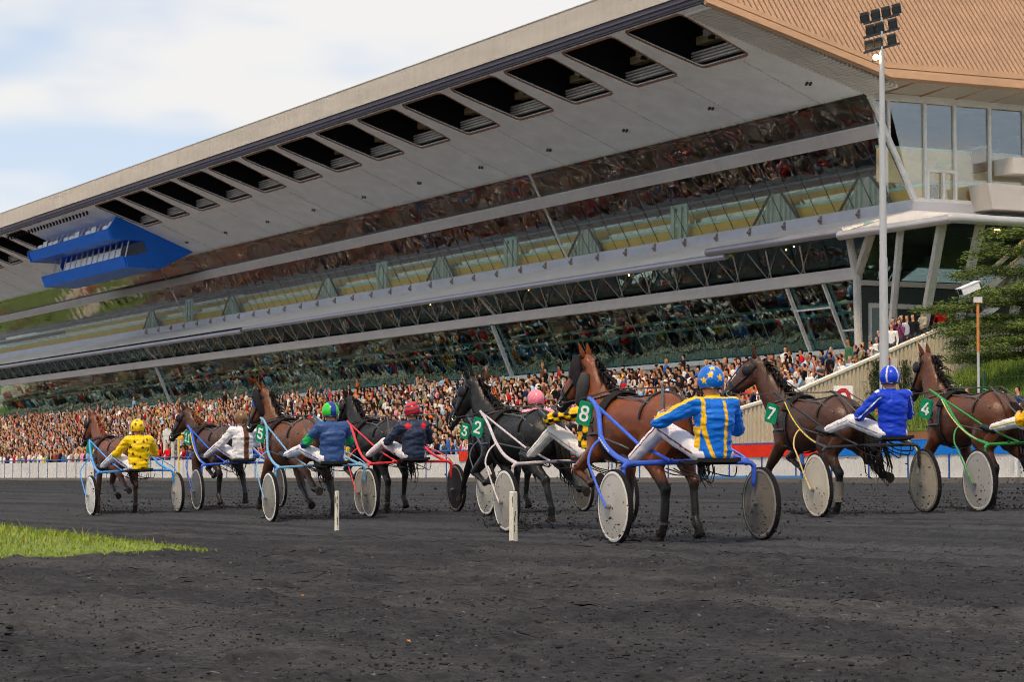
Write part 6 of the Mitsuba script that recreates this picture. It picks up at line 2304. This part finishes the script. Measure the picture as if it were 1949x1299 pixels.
def frame_of(px, py, head_deg):
    """Team frame from the point where the left wheel touches the ground, surveyed in the photograph."""
    p = ground_at(px, py)
    a = math.radians(head_deg)
    ax_ = np.array([math.cos(a), math.sin(a), 0])
    q = p + ax_ * 1.5
    q[2] = zg(*to_sn(q))
    p[2] = zg(*to_sn(p))
    ey = (p - q) / np.linalg.norm(p - q)
    ex = np.array([-math.sin(a), math.cos(a), 0])
    ez = np.cross(ex, ey)
    o = (p + q) / 2
    Wr = lambda v: o + np.asarray(v, float)[..., :1] * ex + np.asarray(v, float)[..., 1:2] * ey + np.asarray(v, float)[..., 2:3] * ez
    return Wr, o


WHITE_T = lin(228, 226, 232)
HANDS = ((.44, .17, 1.13), (.44, -.17, 1.13))
ELB = ((.14, .34, 1.10), (.14, -.34, 1.10))
GRY, DGR, BLKD = lin(176, 172, 164), lin(112, 108, 102), lin(30, 30, 32)
BAY, DBAY, BLACKH = lin(120, 64, 34), lin(72, 46, 34), lin(21, 20, 22)
BL_LEG = (.012, .011, .011)

SPEC = [
    dict(hs=0.9, px=175, py=983, hd=24.5, bx=-0.25, horse=('chestnut_horse', 'dark chestnut horse with rusty mane, leftmost of the racing field', lin(112, 66, 46), lin(60, 38, 30), lin(140, 74, 44), ('stance', 'halffold', 'back', 'stance'), (56, .74, 12), (52, 18)), tail=lin(60, 40, 32), num='',
         sulky=('bright blue sulky with pale wheel discs under the yellow starred driver', lin(70, 150, 226), (lin(206, 204, 200), lin(186, 184, 178)), (lin(226, 226, 222), lin(150, 148, 144))), drv=('person in yellow jacket and helmet with black stars, leftmost driver', jy, WHITE_T, [(lin(70, 90, 160), -.12, .12)], h_stars(lin(248, 206, 8), lin(20, 20, 22), .26))),
    dict(hs=1.0, bz=0.03, px=377, py=973, hd=24.5, bx=-0.2, horse=('brown_horse', 'dark brown horse with reddish mane and number eleven, behind the white jacket', DBAY, BL_LEG, lin(120, 70, 44), ('stance', 'fold', 'fold', 'late'), (50, .66, 22), (48, 32)), tail=BL_LEG, num='11',
         sulky=('royal blue sulky with yellow and grey crossbar and a dark grey wheel disc', lin(44, 94, 214), (lin(92, 96, 98), lin(88, 88, 90)), (lin(190, 190, 184), lin(170, 170, 166))), accent=lin(220, 190, 60), drv=('person in white jacket with a brown band down the back and olive brown helmet', j11, WHITE_T, [(lin(96, 44, 54), -.12, .10)], h_plain(lin(122, 92, 58)))),
    dict(leg=(1.04, .95), hs=1.02, bz=-0.01, hx=0.18, px=516, py=995, hd=23.5, bx=-0.5, horse=('bay_horse', 'bay horse number five with blue ear hood rolls, left of the green and blue helmet', lin(104, 62, 38), BL_LEG, (.015, .014, .014), ('reach', 'push', 'back', 'late'), (64, .70, 20), (56, 32)), tail=BL_LEG, num='5', ex=('roll',),
         sulky=('pale steel blue sulky with grey discs and white rims below the slate blue jacket', lin(110, 164, 200), (lin(136, 132, 126), lin(142, 138, 130)), (lin(228, 226, 222), lin(226, 224, 220))), drv=('person in slate blue jacket with green armbands and green and blue helmet', j5, WHITE_T, [(lin(70, 96, 170), -.05, .13)], h_segments(lin(36, 64, 150), lin(60, 208, 60)))),
    dict(hs=0.97, bz=-0.01, px=692, py=983, hd=24, bx=-0.15, horse=('black_horse', 'black horse harnessed to the red sulky, right of the green and blue helmet', BLACKH, BL_LEG, (.012, .012, .012), ('fold', 'stance', 'stance', 'fold'), (56, .70, 8), (50, 14)), tail=BL_LEG, num='',
         sulky=('bright red sulky with one grey and one black wheel disc', lin(222, 52, 54), (lin(150, 146, 138), BLKD), (lin(222, 220, 214), lin(120, 118, 112))), drv=('person in dark navy jacket with red shoulder diamonds and red striped helmet', jr, WHITE_T, None, h_rings(lin(206, 38, 46), lin(50, 52, 78)))),
    dict(hs=0.95, bz=0.08, px=928, py=983, hd=24, bx=-.10, horse=('black_horse', 'black horse number three, mostly hidden behind the black horse number two', BLACKH, BL_LEG, (.012, .012, .012), ('reach', 'halffold', 'stance', 'fold'), (56, .74, 14), (54, 18)), tail=BL_LEG, num='3',
         sulky=('dark framed sulky mostly hidden behind the pale grey one of number two', lin(64, 70, 84), (lin(170, 168, 160), lin(104, 102, 98)), (lin(226, 226, 220), lin(140, 138, 132))), drv=('person in pink jacket and plain pink helmet half hidden behind a black horse', plain(lin(244, 160, 178)), WHITE_T, None, h_plain(lin(246, 140, 158)))),
    dict(leg=(1.14, .86), hs=0.95, yw=6, bz=.0, elb=((.22, .42, 1.27), (.14, -.34, 1.15)), hands=((.62, .22, 1.27), (.50, -.17, 1.20)), px=966, py=1014, hd=24, bx=-.72, horse=('black_horse', 'shiny black horse number two with flowing black mane, left of the bay number eight', BLACKH, BL_LEG, (.012, .012, .013), ('fold', 'stance', 'late', 'back'), (55, .76, 14), (52, 20)), tail=BL_LEG, num='2',
         sulky=('pale grey and pink sulky with smoky wheel discs beside the bay number eight', lin(196, 186, 190), (lin(158, 154, 146), lin(180, 178, 172)), (lin(222, 220, 214), lin(160, 158, 152))), drv=('person in black and yellow chequered jacket, head hidden behind the bay horse', j2, lin(214, 212, 210), [(lin(70, 70, 80), -.05, .05)], h_plain(lin(26, 26, 28)))),
    dict(hs=0.95, tw=0.5, hx=0.2, yw=8, px=1172, py=1037, hd=23, bx=-0.45, horse=('bay_horse', 'bright bay horse number eight with raised head and thick black cheek rolls', BAY, BL_LEG, (.014, .013, .013), ('fold', 'stance', 'stance', 'lift'), (64, .635, 10), (46, 18)), tail=BL_LEG, num='8', ex=('roll', 'roll2'),
         sulky=('royal blue sulky with large grey wheel discs, nearest of all the sulkies', lin(58, 98, 206), (lin(178, 174, 168), DGR), (lin(214, 212, 206), lin(130, 128, 122))), let=True, leg=(1.13, .84), elb=((.17, .44, 1.17), (.12, -.33, 1.10)), hands=((.44, .27, 1.245), (.44, -.14, 1.18)), drv=('person in bright blue jacket with yellow stripes and blue helmet with yellow stars', j8, WHITE_T, [(lin(120, 24, 48), -.10, .10)], h_stars(lin(10, 112, 214), lin(250, 206, 30), .32))),
    dict(leg=(1.05, .94), hs=1.0, bz=0.1, tw=1.3, yw=5, px=1558, py=987, hd=23, bx=-0.48, horse=('dark_bay_horse', 'dark bay horse number seven with its head turned left in profile', lin(78, 48, 35), BL_LEG, (.013, .012, .012), ('reach', 'fold', 'stance', 'back'), (56, .84, 22), (40, 50)), tail=BL_LEG, num='7', boots=[(2, 0, lin(120, 116, 112))],
         sulky=('black and yellow sulky with mud spattered beige wheel discs', lin(44, 46, 50), (lin(190, 184, 170), lin(168, 162, 148)), (lin(206, 200, 186), lin(120, 118, 110))), thin=lin(44, 46, 50), stay=lin(200, 178, 110), accent=lin(222, 184, 60), drv=('person in royal blue jacket with white sleeve stripes and blue and white helmet', j7, WHITE_T, [(lin(70, 80, 120), -.05, .07)], h_stripes(lin(20, 66, 214), lin(222, 226, 240), 5, .17, .3))),
    dict(leg=(1.02, .95), hs=1.0, bz=0.05, px=1866, py=975, hd=23, bx=-0.6, horse=('bay_horse', 'dark bay horse number four with pricked ears, rightmost of the racing field', lin(96, 56, 36), BL_LEG, (.016, .014, .013), ('reach', 'late', 'stance', 'late'), (66, .76, 2), (52, 2)), tail=BL_LEG, num='4',
         sulky=('green sulky with a grey wheel disc at the right edge', lin(48, 140, 66), (lin(164, 164, 162), lin(150, 150, 146)), (lin(190, 190, 186), lin(150, 150, 146))), accent=lin(206, 190, 130), hands=((.55, .20, 1.10), (.50, -.15, 1.10)), elb=((.28, .36, 1.02), (.14, -.34, 1.08)), drv=('person in yellow jacket, only a sleeve and white trousers visible at the right edge', plain(lin(250, 190, 14)), WHITE_T, [(lin(40, 140, 80), .02, .16), (lin(240, 190, 60), -.16, .02)], h_plain(lin(250, 190, 14)))),
]
TEAMS = []
for q_, sp in enumerate(SPEC):
    Wf, o = frame_of(sp['px'], sp['py'], sp['hd'])
    bx, bz = sp.get('bx', -.25), sp.get('bz', -.08)
    team = dict(hands=sp.get('hands', HANDS), elbows=sp.get('elb', ELB), knee=sp.get('leg', (1.09, .90))[0], ankle=sp.get('leg', (1.09, .90))[1])
    Wd = lambda v, Wf=Wf, bx=bx, bz=bz: Wf(np.asarray(v, float) + [bx, 0, bz])
    hn = sp['horse']
    horse_build(dict(hands=[np.array(h_) + [bx, 0, bz] for h_ in team['hands']]), hn[0], hn[1], hn[2], hn[3], hn[4], hn[5], hn[6], hn[7], Wf, sp['tail'], number=sp['num'], extras=sp.get('ex', ()), boots=sp.get('boots'), HS=sp.get('hs', .9), tailw=sp.get('tw', .6), HX0=sp.get('hx', .40), yaw=sp.get('yw', 3.0), hood=lin(50, 96, 190) if sp['num'] == '5' else None)
    sk = sp['sulky']
    sulky_build(sk[0], Wf, sk[1], sk[2], sk[3], thin=sp.get('thin'), accent=sp.get('accent'), lettering=sp.get('let', False), bx=bx, bz=bz, hs=sp.get('hs', .9), hx=sp.get('hx', .40), th=1.0 if sp.get('let') else .78, stay=sp.get('stay'))
    dv = sp['drv']
    driver_build(team, dv[0], Wd, dv[1], dv[2], dv[3], dv[4], q_ + 1, fine=.0105 if sp['num'] in ('8', '7') else .017)
    TEAMS.append((Wf, o, hn[5]))

# cinders flung up round the hooves and wheels
rk = np.random.default_rng(21)
P, S_z = [], []
for Wf, o, legs in TEAMS:
    for cx0, cy0, k, sp_, hm in ((.75, .17, 220, .17, .10), (.45, -.15, 200, .25, .13), (1.7, .15, 180, .15, .10), (-.3, .75, 90, .22, .12), (-.3, -.75, 90, .22, .12), (-.5, 0, 140, .5, .18), (.2, 0, 60, .6, .45)):
        h_ = rk.exponential(hm, k) + .008
        P.append(Wf(np.stack([cx0 + rk.normal(0, sp_, k), cy0 + rk.normal(0, sp_ * .8, k), np.minimum(h_, 1.1)], 1)))
        S_z.append(np.minimum(rk.exponential(.0042, k) + .003, .018))
CL = clods(np.vstack(P), np.concatenate(S_z), rk, .8)
put('flying_cinders', CL, 'matte', col=(.02, .02, .022))
tag('flying_cinders', 'small clods of cinder flung up round the hooves and wheels', kind='stuff')
P, S_z = [], []
for Wf, o, legs in TEAMS:
    for cx0, cy0 in ((.95, .17), (1.95, -.15)):
        k = 60
        d = np.abs(rk.normal(0, .14, k))
        a = rk.uniform(0, 6.3, k)
        p = Wf(np.stack([cx0 + np.cos(a) * d * 1.2, cy0 + np.sin(a) * d, 0 * d], 1))
        s2, n2 = to_sn(p)
        p[:, 2] = zg(s2, n2) + .012
        P.append(p)
        S_z.append(np.abs(rk.normal(.014, .010, k)) + .006)
CL = clods(np.vstack(P), np.concatenate(S_z), rk, .55)
put('torn_cinders', CL, 'matte', col=(.02, .02, .022))
tag('torn_cinders', 'heaps of freshly torn dark cinder where hooves have struck', kind='stuff')

for k_ in list(scene):
    if k_.endswith(('__mane', '__tail', '__trailing_strap', '__lettering', '__soffit_rib', '__rib', '__seat_row', '__cable_tray')) or k_.startswith(('flower_box__fol',)):
        if scene[k_].get('type') == 'ply':
            tag(k_, kind='stuff')
